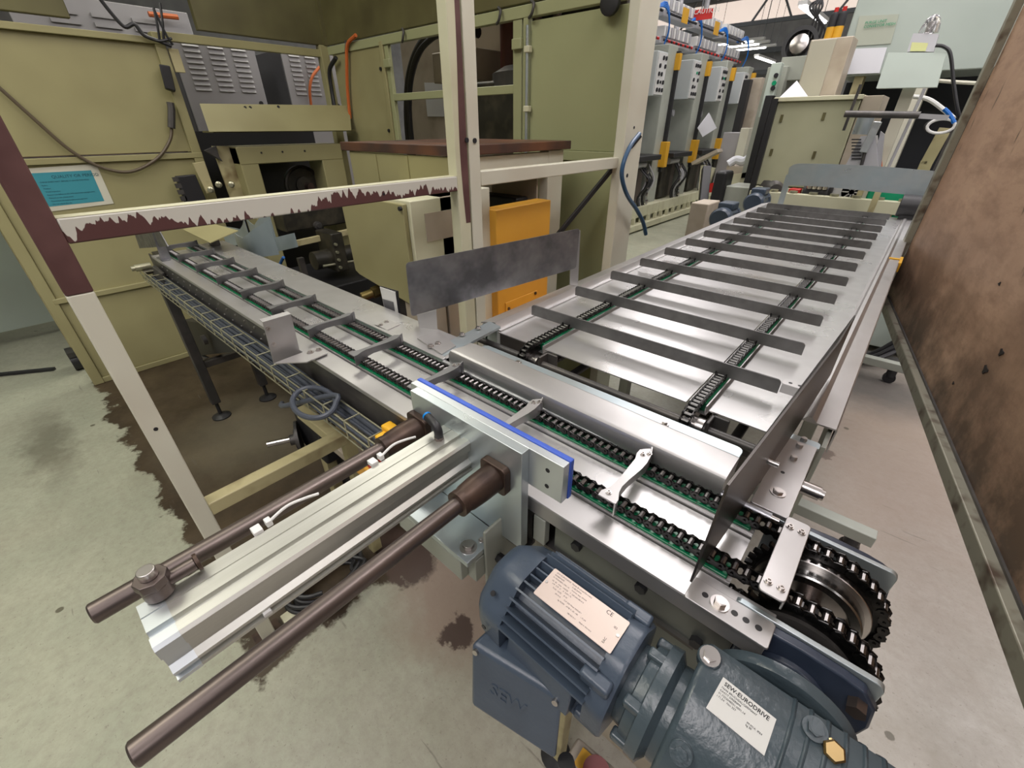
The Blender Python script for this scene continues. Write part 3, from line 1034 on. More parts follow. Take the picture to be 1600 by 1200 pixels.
gp = thing('guide_plate', 'curved grey guide plate standing across the far end of the wide conveyor', 'guide plate', (-0.4, 4.16, 1.08), 'steel guide plates around the conveyors')
top = [(1233, 262), (1240, 257), (1248, 255.5), (1290, 256), (1340, 258), (1390, 261), (1435, 265), (1470, 268)]
bot = [(1450, 307), (1415, 304), (1370, 300), (1330, 296), (1290, 292), (1250, 290), (1232, 290), (1229, 286)]
pts = [at(u, v, y=4.14) for u, v in top + bot]
plate('plate', pts, 0.004, (0, 1, 0), M['galv'], gp)
for x in (-0.80, 0.0):
    G().box(x - 0.02, x + 0.02, 4.145, 4.15, 1.07, 1.30).build('upright', M['galv'], gp)

gp = thing('guide_plate', 'small folded steel bracket plate standing on the near edge of the narrow conveyor', 'guide plate', (-1.17, 0.43, 1.08), 'steel guide plates around the conveyors')
X_ = -1.185
a, b_, c_, d_ = at(411, 505, x=X_), at(455, 492, x=X_), at(471, 560, x=X_), at(428, 568, x=X_)
plate('plate', [a, b_, c_, d_], 0.003, (-1, 0, 0), M['stainless'], gp)
plate('top_flange', [a, b_, b_ + Vector((-0.022, 0, 0.002)), a + Vector((-0.022, 0, 0.002))], 0.003, (0, 0, 1), M['stainless'], gp)
ft = plate('foot', [at(428, 569, z=1.084), at(470, 553, z=1.084), at(489, 545, z=1.084), at(508, 549, z=1.084), at(512, 553, z=1.084), at(480, 567, z=1.084)], 0.003, (0, 0, 1), M['stainless'], gp)
b = Many('hex_bolt', M['bolt'], gp)
for u, v in ((485, 551), (498, 547)):
    b.hexbolt(at(u, v, z=1.087), r=0.006, h=0.006)
b.hexbolt(at(419, 513, x=X_), (1, 0, 0), 0.004, 0.004).hexbolt(at(428, 538, x=X_), (1, 0, 0), 0.004, 0.004)

gp = thing('guide_plate', 'dark upright guide plate at the far left end of the narrow conveyor', 'guide plate', (-2.6, 0.44, 1.08), 'steel guide plates around the conveyors')
plate('plate', [at(203, 345, y=0.435), at(240, 345, y=0.435), at(262, 385, y=0.435), at(218, 388, y=0.435)], 0.004, (0, 1, 0), M['flight'], gp)
X_ = -2.62
plate('end_flange', [at(232, 345, x=X_), at(240, 345, x=X_), at(268, 404, x=X_), at(252, 408, x=X_)], 0.004, (-1, 0, 0), M['dull_steel'], gp)
G().box(-2.70, -2.60, 0.42, 0.455, 1.081, 1.085).build('foot', M['dull_steel'], gp)
Many('hex_bolt', M['bolt'], gp).hexbolt((-2.63, 0.437, 1.085), r=0.006, h=0.005).hexbolt((-2.67, 0.437, 1.085), r=0.006, h=0.005)

# ------------------------------------------------------------------ pneumatic pusher
pu = thing('pneumatic_pusher', 'grey pneumatic cylinder with two brown guide rods pushing a blue faced plate', 'pneumatic cylinder', (-0.475, 0.30, 0.95))
G().box(-0.622, -0.252, 0.4175, 0.4275, 1.122, 1.201).build('push_pad', M['blue_pad'], pu, 0.002)
pb = G().box(-0.622, -0.254, 0.402, 0.4175, 1.124, 1.199).build('push_bar', M['alu_light'], pu, 0.0008)
Many('drilled_hole', M['ink'], pb).cyl((-0.283, 0.402, 1.176), (-0.283, 0.4017, 1.176), 0.0042, 12).cyl((-0.283, 0.402, 1.143), (-0.283, 0.4017, 1.143), 0.0042, 12)
G().box(-0.600, -0.320, 0.384, 0.402, 0.975, 1.199).build('mount_plate', M['galv'], pu, 0.0008)
ft = G().box(-0.598, -0.372, 0.300, 0.384, 0.962, 0.974).build('foot_plate', M['galv'], pu, 0.001)
Many('hex_bolt', M['bolt'], ft).hexbolt((-0.395, 0.325, 0.974), r=0.0105, h=0.009).hexbolt((-0.388, 0.352, 0.974), r=0.004, h=0.005).hexbolt((-0.384, 0.372, 0.974), r=0.004, h=0.005)
G().quad((-0.560, 0.384, 0.974), (-0.560, 0.320, 0.974), (-0.560, 0.384, 1.06), (-0.560, 0.3839, 1.061), 0.006, (1, 0, 0)).build('gusset', M['galv'], pu)
# cross beam that carries it
bmz = G().box(-0.585, -0.392, 0.300, 0.318, 0.905, 0.960).box(-0.585, -0.372, 0.318, 0.435, 0.900, 0.958)
bmz.box(-0.372, -0.366, 0.34, 0.436, 0.86, 1.02)
cbm = bmz.build('support_beam', M['grey_green'], pu, 0.002)
G().cyl((-0.366, 0.372, 0.925), (-0.352, 0.372, 0.925), 0.010, 6).cyl((-0.352, 0.372, 0.925), (-0.345, 0.372, 0.925), 0.006, 10).build('hex_bolt', M['black'], cbm)
# extruded cylinder barrel with its grooves
xc, hw, z0, z1 = -0.474, 0.0375, 1.092, 1.163
prof = [(-hw, z0 + 0.004), (-hw + 0.004, z0), (hw - 0.004, z0), (hw, z0 + 0.004), (hw, z0 + 0.009), (hw - 0.006, z0 + 0.010), (hw - 0.006, z0 + 0.016), (hw - 0.001, z0 + 0.017), (hw - 0.001, z0 + 0.021),
        (hw - 0.009, z0 + 0.027), (hw - 0.009, z0 + 0.044), (hw - 0.001, z0 + 0.050), (hw, z1 - 0.004), (hw - 0.004, z1),
        (0.0205, z1), (0.0195, z1 - 0.006), (0.0115, z1 - 0.006), (0.0105, z1), (-0.011, z1), (-0.0115, z1 - 0.0015), (-0.0125, z1 - 0.0015), (-0.013, z1),
        (-hw + 0.004, z1), (-hw, z1 - 0.004)]
G().prism([(xc + a, b) for a, b in prof], xz, -0.050, 0.384).build('barrel', M['alu'], pu)
G().prism([(xc + a * 1.012, 1.128 + (b - 1.128) * 1.012) for a, b in prof], xz, -0.074, -0.050).build('end_cap', M['alu_light'], pu)
for x in (-0.575, -0.372):
    rd = G().lathe((x, -0.118, 1.128), (0, 1, 0), [(0.0118, 0), (0.0135, 0.002), (0.0135, 0.50)], 28).build('guide_rod', M['rod'], pu)
    g = G().lathe((x, 0.290, 1.128), (0, 1, 0), [(0.0165, 0), (0.0215, 0.001), (0.0215, 0.010), (0.0205, 0.014), (0.0225, 0.020), (0.0245, 0.045), (0.0250, 0.078), (0.0250, 0.082)], 32)
    bs = g.build('bearing_sleeve', M['rust'], pu)
    G().prism([(x + a, 1.128 + b) for a, b in rrect(-0.0285, 0.0285, -0.0285, 0.0285, 0.009)], xz, 0.370, 0.384).build('bearing_flange', M['rust'], bs, 0.0015)
# fittings
q = Vector((-0.505, -0.050, 1.166))
el = G().cyl(q, q + Vector((0, 0, 0.018)), 0.015, 20).cyl(q + Vector((0, 0, 0.018)), q + Vector((0, 0, 0.030)), 0.017, 8).cyl(q + Vector((0.0, 0.010, 0.012)), q + Vector((0.0, 0.040, 0.012)), 0.0085, 14)
el = el.build('flow_control_valve', M['rod'], pu, 0.001)
G().cyl(q + Vector((0, 0, 0.030)), q + Vector((0, 0, 0.041)), 0.009, 18).build('adjusting_knob', M['bolt'], el, 0.0008)
G().cyl(q + Vector((0, 0.040, 0.012)), q + Vector((0, 0.044, 0.012)), 0.0115, 14).build('collar', M['rust'], el)
q = Vector((-0.482, 0.352, 1.163))
el = G().cyl(q, q + Vector((0, 0, 0.006)), 0.0085, 6).build('elbow_nut', M['rod'], pu)
G().tube(smooth([q + Vector((0, 0, 0.005)), q + Vector((0, 0, 0.017)), q + Vector((-0.006, 0.001, 0.025)), q + Vector((-0.018, 0.003, 0.027)), q + Vector((-0.034, 0.006, 0.028))], 4), 0.0078, 12).build('push_in_elbow', M['black'], pu)
G().cyl(q + Vector((-0.034, 0.006, 0.028)), q + Vector((-0.038, 0.0067, 0.0283)), 0.0082, 16).build('release_ring', mat('blue_ring', (0.0, 0.2, 0.6), 0.3), pu)
for y in (0.055, 0.235):
    cl = G().box(-0.523, -0.508, y, y + 0.012, 1.160, 1.168).box(-0.523, -0.512, y + 0.018, y + 0.026, 1.160, 1.170).build('sensor_clip', M['white_plastic'], pu, 0.001)
    G().tube(smooth([(-0.515, y + 0.02, 1.166), (-0.522, y + 0.05, 1.169), (-0.521, y + 0.075, 1.166), (-0.521, y + 0.095, 1.160)], 5), 0.0022, 8).build('sensor_lead', M['white_plastic'], cl)
G().box(xc + hw - 0.002, xc + hw + 0.003, 0.02, 0.03, z0 + 0.010, z0 + 0.017).build('slot_nut', M['white_plastic'], pu, 0.001)

# ------------------------------------------------------------------ gearmotor
gm = thing('gearmotor', 'large slate-blue electric gearmotor with a silver name plate below the near conveyor corner', 'motor', (0.0, 0.31, 0.80), 'slate-blue gearmotors')
AY, AZ = 0.31, 1.0


def ring(r, n=48, flat=0.0):
    pts = []
    for i in range(n):
        t = 2 * PI * i / n
        c, s_ = math.cos(t), math.sin(t)
        k = 1.0
        if flat:
            k = min(1.0 / max(abs(c), abs(s_), (abs(c) + abs(s_)) * 0.735), 1.0 + flat)
        pts.append((AY + r * k * c, AZ + r * k * s_))
    return pts


def loft(rings):
    """rings: (x, outline) pairs"""
    g = G()
    n = len(rings[0][1])
    vs = [(x, a, b) for x, o in rings for a, b in o]
    fs = []
    for k in range(len(rings) - 1):
        for i in range(n):
            j = (i + 1) % n
            fs.append((k * n + i, k * n + j, (k + 1) * n + j, (k + 1) * n + i))
    fs += [tuple(range(n - 1, -1, -1)), tuple(range((len(rings) - 1) * n, len(rings) * n))]
    return g.add(vs, fs)


fcv = loft([(-0.293, ring(0.040, flat=0.17)), (-0.292, ring(0.056, flat=0.17)), (-0.284, ring(0.066, flat=0.17)), (-0.268, ring(0.0745, flat=0.17)), (-0.240, ring(0.0765, flat=0.17)), (-0.234, ring(0.0765, flat=0.17)), (-0.234, ring(0.070, flat=0.17))])
fcv = fcv.build('fan_cover', M['motor'], gm, 0.0)
Many('screw_head', M['black'], fcv).cyl((-0.262, 0.232, 1.0), (-0.262, 0.2305, 1.0), 0.004, 10).cyl((-0.262, 0.254, 1.0562), (-0.262, 0.2525, 1.0577), 0.004, 10)
g = G().lathe((-0.240, AY, AZ), (1, 0, 0), [(0.058, 0), (0.058, 0.165)], 40)
for i in range(34):
    t = 2 * PI * i / 34
    if -0.45 < math.atan2(math.sin(t + 2.95), math.cos(t + 2.95)) < 0.45:
        continue
    c, s_ = math.cos(t), math.sin(t)
    r1 = min(0.078, 0.0735 / max(abs(c), abs(s_)))
    if s_ > 0.72:
        r1 = min(r1, 0.070 / s_)
    g.bar((-0.236, AY + c * 0.066, AZ + s_ * 0.066), (-0.094, AY + c * 0.066, AZ + s_ * 0.066), 0.0028, (r1 - 0.055) * 2 - 0.012, up=(0, c, s_))
g.build('finned_housing', M['motor'], gm)
for dy in (0.052, 0.060):
    g = G().bar((-0.232, AY + dy * 0.95, AZ + 0.052), (-0.094, AY + dy * 0.95, AZ + 0.052), 0.004, 0.010).build('side_rail', M['motor'], gm, 0.001)
for i in range(6):
    G().box(-0.215 + i * 0.020, -0.211 + i * 0.020, 0.356, 0.372, 1.045, 1.056).build('cross_rib', M['motor'], gm, 0.001)
es = loft([(-0.096, ring(0.062, flat=0.08)), (-0.096, ring(0.0735, flat=0.08)), (-0.073, ring(0.0755, flat=0.08)), (-0.068, ring(0.073, flat=0.08)), (-0.066, ring(0.058, flat=0.05))])
es = es.build('end_shield', M['motor'], gm)
for a in (45, 135, 225, 315):
    c, s_ = math.cos(math.radians(a)), math.sin(math.radians(a))
    G().box(-0.112, -0.072, AY + c * 0.076 - 0.009, AY + c * 0.076 + 0.009, AZ + s_ * 0.074 - 0.009, AZ + s_ * 0.074 + 0.009).build('bolt_lug', M['motor'], es, 0.004)
# name plate, riveted flat above the fins
npz = 1.0775
G().box(-0.205, -0.100, 0.292, 0.330, 1.068, npz - 0.0012).build('plate_base', M['motor'], gm, 0.001)
npl = G().prism(rrect(-0.2115, -0.0905, 0.2815, 0.3325, 0.002), xy, npz - 0.001, npz)
npl = npl.build('name_plate', M['plate_label'], gm)
Many('rivet', M['bolt'], npl).cyl((-0.2075, 0.307, npz), (-0.2075, 0.307, npz + 0.0012), 0.0022, 10).cyl((-0.0945, 0.307, npz), (-0.0945, 0.307, npz + 0.0012), 0.0022, 10)
X_, Y_ = (1, 0, 0), (0, 1, 0)
rows = [('SEW-EURODRIVE  76646 Bruchsal/Germany', 0.3275, 0.0032, -0.205), ('DRE80M4/FF                3~IEC60034', 0.3232, 0.0030, -0.205), ('01.7353048501.0001.14      Inverter duty VPWM', 0.3190, 0.0028, -0.205),
        ('Hz  50   r/min  1435/20    V  220-240/380-415', 0.3140, 0.0028, -0.203), ('kW  0.75  S1    A  3,05/1,76', 0.3100, 0.0028, -0.200), ('Th.Kl. 155(F)     IP 54', 0.3050, 0.0028, -0.196), ('IM M1A       CLP 220 Miner.Oil/0,65 l', 0.3000, 0.0028, -0.188), ('kg 30,000    AMB C -20..+40      i 71,54', 0.2950, 0.0028, -0.180), ('188 422 3.11       Made in Germany', 0.2885, 0.0026, -0.160)]
for s_, y, sz, x in rows:
    text(s_, 'lettering', M['ink'], sz, (x, y, npz), X_, Y_, npl, 0.0001)
text('CE', 'ce_mark', M['ink'], 0.0085, (-0.122, 0.3235, npz), X_, Y_, npl, 0.0001)
text('IE2', 'lettering', M['ink'], 0.004, (-0.104, 0.313, npz), X_, Y_, npl, 0.0001)
text('EAC', 'lettering', M['ink'], 0.0045, (-0.103, 0.287, npz), (0, 1, 0), (-1, 0, 0), npl, 0.0001)
# terminal box
A, B_, C_, D_ = at(735, 1005, z=0.975), at(880, 1095, z=0.975), at(870, 1192, z=0.86), at(735, 1102, z=0.86)
E_, F_ = at(772, 972, z=0.975), at(866, 1060, z=0.975)
dn = Vector((0, 0, -0.10))
tb = G().hexa([D_, C_, F_ + dn, E_ + dn, A, B_, F_, E_]).build('terminal_box', M['motor'], gm, 0.007, seg=3)
nrm = (B_ - A).cross(A - D_).normalized()
if nrm.y > 0:
    nrm = -nrm
ctr = (A * 0.62 + B_ * 0.38) * 0.42 + (D_ * 0.62 + C_ * 0.38) * 0.58
text('SEW', 'raised_lettering', M['motor'], 0.030, ctr + nrm * 0.0005 - (B_ - A).normalized() * 0.022, B_ - A, A - D_, tb, 0.0012, bold=0.0006)
for P_ in (A * 0.93 + C_ * 0.07, B_ * 0.93 + D_ * 0.07):
    G().cyl(P_ + nrm * -0.002, P_ + nrm * 0.004, 0.0045, 12).build('lid_screw', M['bolt'], tb)
G().hexa([(-0.225, 0.235, 0.955), (-0.115, 0.235, 0.955), (-0.115, 0.27, 0.93), (-0.225, 0.27, 0.93), (-0.225, 0.245, 1.005), (-0.115, 0.245, 1.005), (-0.115, 0.28, 1.035), (-0.225, 0.28, 1.035)]).build('box_base', M['motor'], gm, 0.002)
G().cyl((-0.165, 0.2575, 1.0225), (-0.165, 0.2565, 1.0238), 0.0042, 14).build('plug_hole', M['black'], gm)
G().cyl((-0.10, 0.225, 0.86), (-0.085, 0.225, 0.80), 0.012, 14).build('cable_gland', M['black'], gm)
# adapter and gear case
g = G().lathe((-0.068, AY, AZ), (1, 0, 0), [(0.050, 0), (0.052, 0.014), (0.060, 0.016), (0.062, 0.028), (0.070, 0.030), (0.0715, 0.044), (0.066, 0.047), (0.058, 0.052), (0.060, 0.075)], 48)
ad = g.build('motor_adapter', M['gear'], gm)
for a in (20, 75, 135, 190, 320):
    c, s_ = math.cos(math.radians(a)), math.sin(math.radians(a))
    p = Vector((-0.052, AY + c * 0.0615, AZ + s_ * 0.0615))
    G().box(p.x - 0.006, p.x + 0.022, p.y - 0.007, p.y + 0.007, p.z - 0.007, p.z + 0.007).build('bolt_boss', M['gear'], ad, 0.003)
case = [(0.388, 0.915), (0.388, 1.060), (0.376, 1.078), (0.352, 1.086), (0.325, 1.086), (0.298, 1.078), (0.268, 1.058), (0.246, 1.030), (0.236, 1.0), (0.236, 0.95), (0.255, 0.915), (0.30, 0.90), (0.36, 0.90)]
g = G().prism(case, yz, -0.006, 0.190)
gc = g.build('gear_case', M['gear'], gm, 0.007, seg=3)
cy = sum(p[0] for p in case) / len(case)
cz = sum(p[1] for p in case) / len(case)
big = [(cy + (a - cy) * 1.018, cz + (b - cz) * 1.018) for a, b in case]
for x in (0.088, 0.104, 0.120, 0.136, 0.152, 0.168):
    G().prism(big, yz, x, x + 0.006).build('casting_rib', M['gear'], gc, 0.003)
for x, y, z, r in ((0.002, 0.352, 1.087, 0.0135), (0.014, 0.258, 1.050, 0.0125), (0.110, 0.352, 1.087, 0.012), (0.178, 0.30, 1.083, 0.011)):
    n_ = Vector((0, -0.25, 0.97)) if y > 0.3 else Vector((0, -0.65, 0.76))
    p = Vector((x, y, z))
    bo = G().cyl(p - n_ * 0.014, p + n_ * 0.003, r, 20).build('bolt_boss', M['gear'], gc, 0.002)
    G().hexbolt(p + n_ * 0.003, n_, 0.0075, 0.006).build('hex_bolt', M['bolt'] if y > 0.34 and x < 0.05 else M['gear'], bo)
p = at(1298, 1176, z=1.08)
n_ = Vector((0, -0.3, 0.95))
bo = G().cyl(p - n_ * 0.02, p + n_ * 0.002, 0.014, 4).build('plug_boss', M['gear'], gc, 0.002)
G().lathe(p + n_ * 0.002, n_, [(0.0125, 0), (0.0125, 0.002), (0.0105, 0.003), (0.0105, 0.010), (0.0085, 0.0115)], 6).build('drain_plug', M['bronze'], bo)
of = G().lathe((WX, 0.386, WZ), (0, 1, 0), [(0.072, 0), (0.080, 0.002), (0.0825, 0.007), (0.0825, 0.015), (0.078, 0.019), (0.070, 0.019), (0.066, 0.012)], 56)
of.build('output_flange', M['gear'], gm)
# paper rating label on the gear case
l0, l1, l2, l3 = at(1130, 1058, z=1.0895), at(1213, 1124, z=1.0885), at(1194, 1181, z=1.080), at(1103, 1106, z=1.081)
xd, yd = (l1 - l0), (l0 - l3)
nn = xd.cross(yd).normalized()
lb = plate('rating_label', [l0, l1, l2, l3], 0.0006, nn, M['sticker'], gm)
xu, yu = xd.normalized(), yd.normalized()
o_ = l0 + nn * 0.0007
text('SEW-EURODRIVE', 'lettering', M['ink'], 0.0062, o_ + xu * 0.004 - yu * 0.0070, xu, yu, lb, 0.0001, bold=0.00012)
for k, s_ in enumerate(('76646 BRUCHSAL/GERMANY', 'KA47/T DRE80M4', '01.7353048501.0001.14', 'i 71,54   Nm 357')):
    text(s_, 'lettering', M['ink'], 0.0030, o_ + xu * 0.003 - yu * (0.0112 + k * 0.0036), xu, yu, lb, 0.0001)
text('IM M1A  IP54\nkg 30', 'lettering', M['ink'], 0.0028, o_ + xu * 0.036 - yu * 0.024, xu, yu, lb, 0.0001)
# torque arm bolt behind
G().cyl((0.175, 0.405, 0.975), (0.19, 0.43, 0.975), 0.012, 6).build('hex_nut', M['rod'], gm)

# ------------------------------------------------------------------ cream tube fence across the conveyor
fe = thing('guard_fence', 'cream and red-brown primer painted square tube frame standing over the narrow conveyor', 'fence', (-1.2525, 0.6, 0))
drip = dripped_material('cream_over_primer_rail', 1.4515)
FX0, FX1 = -1.275, -1.230
G().box(FX0, FX1, 0.021, 0.066, 0.02, 1.335).build('post', M['cream_white'], fe, 0.003)
G().box(FX0, FX1, 0.021, 0.066, 1.335, 2.9).build('post', M['primer'], fe, 0.003)
G().box(FX0 - 0.003, FX1 - 0.02, 0.0658, 0.0668, 1.335, 2.9).build('paint_edge', M['cream'], fe)
G().box(FX0 - 0.02, FX1 + 0.02, 0.0, 0.09, 0.0, 0.02).build('foot_plate', M['rust'], fe)
G().box(FX0, FX1, 0.066, 1.105, 1.432, 1.480).build('top_rail', drip, fe, 0.003)
G().box(FX0 + 0.001, FX1 - 0.001, 0.066, 1.105, 1.480, 1.4808).build('rail_top_coat', M['cream'], fe)
G().box(FX0, FX1, 1.105, 1.160, 0.02, 2.9).build('post', M['cream'], fe, 0.003)
vs = smooth([(0, 1.136, 1.32), (0, 1.128, 1.45), (0, 1.126, 1.60), (0, 1.138, 1.9), (0, 1.140, 2.4), (0, 1.138, 2.9)], 6)
g = G()
for a, b in zip(vs[:-1], vs[1:]):
    g.hexa([(FX1, a.y, a.z), (FX1 + 0.0006, a.y, a.z), (FX1 + 0.0006, 1.1585, a.z), (FX1, 1.1585, a.z), (FX1, b.y, b.z), (FX1 + 0.0006, b.y, b.z), (FX1 + 0.0006, 1.1585, b.z), (FX1, 1.1585, b.z)])
g.build('bare_primer_strip', M['primer'], fe)
G().box(FX0, FX1, 1.168, 1.222, 0.02, 2.9).build('post', M['cream_white'], fe, 0.003)
G().box(FX0, FX1, 1.222, 2.235, 1.438, 1.488).build('top_rail', M['cream_white'], fe, 0.003)
Many('bolt_hole', M['ink'], fe).cyl((FX1, 1.158, 1.588), (FX1 + 0.005, 1.158, 1.588), 0.008, 12).cyl((FX1, 1.196, 1.586), (FX1 + 0.005, 1.196, 1.586), 0.008, 12).cyl((FX1, 0.045, 0.985), (FX1 + 0.0008, 0.045, 0.985), 0.005, 12).cyl((FX1, 0.80, 1.452), (FX1 + 0.0008, 0.80, 1.452), 0.004, 10)
G().box(FX0, FX1, 0.066, 0.50, 0.655, 0.700).build('low_rail', M['cream_dirty'], fe, 0.003)
G().box(FX0 - 0.25, FX0, 0.455, 0.50, 0.655, 0.700).build('low_rail', M['cream_dirty'], fe, 0.003)
G().box(-1.30, -1.26, 0.50, 0.545, 0.02, 0.72).build('post', M['cream_dirty'], fe, 0.003)
g = G().box(-1.22, -1.175, 0.06, 0.60, 0.0, 0.045)
g.build('base_rail', M['cream'], fe, 0.003)
G().box(-1.262, -1.222, 0.10, 0.155, 0.0, 0.055).build('floor_cleat', M['cream'], fe, 0.003)

# ------------------------------------------------------------------ cable tray and its leads
tr = thing('cable_tray', 'yellow-zinc wire mesh tray slung along the near side of the narrow conveyor', 'cable tray', (-1.8, 0.36, 0.87))
runs = [(0.357, 1.012), (0.400, 1.012), (0.356, 0.985), (0.358, 0.955), (0.372, 0.953), (0.398, 0.955)]
for y, z in runs:
    G().cyl((-2.88, y, z), (-0.72, y, z), 0.0022, 8).build('long_wire', M['wire'], tr)
cr = G().tube([(-2.86, y, z) for y, z in [(0.400, 1.014), (0.357, 1.014), (0.356, 1.010), (0.357, 0.958), (0.359, 0.954), (0.398, 0.954)]], 0.0021, 6).build('cross_wire', M['wire'], tr)
for i in range(1, 21):
    c = cr.copy()
    C.objects.link(c)
    c.parent = tr
    c.location = (i * 0.105, 0, 0)
for i in range(5):
    lead = G().tube(smooth([(-2.84 + j * 0.30, 0.364 + 0.0085 * i + 0.002 * math.sin(j * 1.7 + i), 0.966 + 0.006 * (i % 2) + 0.002 * math.sin(j * 1.1 + 2 * i)) for j in range(8)] + [(-0.62, 0.364 + 0.0085 * i, 0.94)], 5), 0.0050 if i % 2 else 0.0040, 8).build('cable', M['grey_cable'], None)
    tag(lead, 'dark grey cable lying in the wire mesh tray', 'cable', 'cables lying in the wire tray')
for i, (y, z, r) in enumerate(((0.4065, 1.000, 0.0085), (0.405, 0.978, 0.0095))):
    h = G().tube(smooth([(-2.8, y, z), (-2.0, y - 0.002, z - 0.004), (-1.4, y, z + 0.002), (-0.66, y - 0.004, z - 0.01)], 6), r, 12).build('hose', M['grey_cable'])
    tag(h, ('upper', 'lower')[i] + ' dark air hose tied along the side of the narrow conveyor', 'hose')
    for x in (-2.2, -1.75, -1.3, -0.95):
        pass
lp = []
for k in range(14):
    t = 2 * PI * k / 12 + 0.6
    lp.append(Vector((-1.005 + 0.085 * math.cos(t), 0.350 + 0.045 * math.sin(t), 1.005 + 0.012 * math.sin(t) + 0.001 * k)))
cb = G().tube(smooth(lp + [Vector((-1.14, 0.32, 0.955)), Vector((-1.22, 0.335, 0.92))], 4), 0.0072, 10).build('cable_loop', M['grey_cable'])
tag(cb, 'loop of grey cable tied above the wire tray beside the brown guide rod', 'cable')
yb = thing('valve_block', 'orange-yellow block with red connector under the brown bearing sleeve', 'valve', (-0.70, 0.36, 0.90))
G().box(-0.745, -0.640, 0.385, 0.412, 0.985, 1.045).box(-0.735, -0.700, 0.36, 0.39, 1.00, 1.035).build('upper_block', M['yellow'], yb, 0.004)
G().box(-0.84, -0.66, 0.340, 0.398, 0.875, 0.925).build('body', M['orange'], yb, 0.006)
G().box(-0.775, -0.735, 0.345, 0.390, 0.925, 0.950).build('red_connector', M['red'], yb, 0.005)

# dark gearbox hanging behind the low rail
dg = thing('gearbox', 'black gearbox with bare shaft end below the narrow conveyor', 'motor', (-1.75, 0.55, 0.40))
q = at(457, 686, y=0.50)
G().box(q.x - 0.02, q.x + 0.22, 0.545, 0.70, q.z - 0.07, q.z + 0.19).build('housing', M['black'], dg, 0.014)
G().lathe(q + Vector((0.02, 0.03, 0)), (-0.45, -1, 0), [(0.085, 0), (0.085, 0.012), (0.05, 0.014), (0.05, 0.022), (0.026, 0.024), (0.026, 0.045)], 28).build('flange', M['dark_frame'], dg)
G().cyl(q, q + Vector((-0.055, -0.095, -0.005)), 0.014, 16).build('shaft', M['bolt'], dg)
G().box(q.x + 0.10, q.x + 0.16, 0.57, 0.63, 0.0, q.z - 0.08).build('stand', M['dark_frame'], dg)
lw = thing('pump_unit', 'black boxy unit with beige posts on the dark floor under the narrow conveyor', 'pump', (-1.55, 0.75, 0))
G().box(-1.72, -1.42, 0.62, 0.95, 0.05, 0.42).build('tank', M['black'], lw, 0.01)
G().box(-1.74, -1.68, 0.56, 0.61, 0.0, 0.80).build('post', M['cream_dirty'], lw, 0.003)
G().box(-1.42, -1.37, 0.56, 0.61, 0.0, 0.80).build('post', M['beige'], lw, 0.003)
G().box(-1.74, -1.37, 0.56, 0.60, 0.40, 0.44).build('cross_bar', M['beige'], lw, 0.003)

rb = thing('junction_box', 'dark rounded box fixed to the far leg of the narrow conveyor', 'electrical box', (-2.87, 0.46, 0.70))
plate('cover', rounded4(at(284, 500, y=0.52), at(352, 512, y=0.52), at(376, 548, y=0.52), at(312, 556, y=0.52), 0.03), 0.06, (0, 1, 0), M['black'], rb)
plate('bright_edge', [at(270, 486, y=0.515), at(276, 486, y=0.515), at(305, 552, y=0.515), at(322, 560, y=0.515), at(318, 563, y=0.515), at(300, 557, y=0.515)], 0.02, (0, 1, 0), M['dull_steel'], rb)
kb = at(322, 530, y=0.50)
G().cyl(kb, kb + Vector((0, -0.02, 0)), 0.028, 20).build('knob', M['dark_frame'], rb)

co = []
for k in range(105):
    t = 2 * PI * k / 15
    co.append(Vector((-1.27 + (0.07 + 0.0016 * (k % 31)) * math.cos(t), 0.30 + (0.11 + 0.0022 * (k % 31)) * math.sin(t), 0.012 + 0.016 * (k // 15) + 0.002 * math.sin(3 * t))))
coil = G().tube(smooth(co, 3), 0.0085, 8).build('cable_coil', M['black'])
tag(coil, 'coil of black cable on the dark floor behind the fence foot', 'cable')
co = []
for k in range(44):
    t = 2 * PI * k / 14
    co.append(Vector((-2.08 + 0.10 * math.cos(t), 0.80 + 0.03 * math.sin(2 * t), 0.34 + 0.13 * math.sin(t) - 0.002 * k)))
coil = G().tube(smooth(co, 3), 0.007, 8).build('cable_coil', M['black'])
tag(coil, 'bundle of black cable hanging behind the narrow conveyor legs', 'cable')
pb_ = Vector((-2.08, 0.80, 0.0))
G_ = G().box(-2.15, -2.09, 0.78, 0.82, 0.0, 0.96).build('strut', M['dark_frame'], c1, 0.003)

# stop switch under the motor
sw = thing('isolator_switch', 'beige switch box with yellow and red face under the gearmotor', 'switch', (-0.10, 0.36, 0.62))
a, b_, c_, d_ = at(903, 1150, z=0.78), at(1005, 1235, z=0.78), at(975, 1300, z=0.76), at(880, 1190, z=0.76)
dn = Vector((0, 0.0, -0.09))
G().hexa([d_ + dn, c_ + dn, b_ + dn, a + dn, d_, c_, b_, a]).build('housing', M['beige'], sw, 0.004)
a, b_, c_, d_ = at(911, 1168, z=0.783), at(975, 1222, z=0.783), at(952, 1250, z=0.766), at(896, 1193, z=0.767)
n_ = (b_ - a).cross(d_ - a).normalized()
plate('face', [a, b_, c_, d_], 0.001, (0, 0, 1), M['yellow'], sw)
ce = (a + b_ + c_ + d_) / 4
G().cyl(ce, ce + Vector((0, -0.004, 0.012)), 0.021, 20).build('red_knob', M['dark_red'], sw)
G().box(-0.14, -0.11, 0.42, 0.437, 0.70, 0.86).build('bracket', M['beige'], sw)
G().box(-0.30, 0.06, 0.40, 0.436, 0.55, 0.74).build('mount_panel', M['beige'], sw, 0.003)

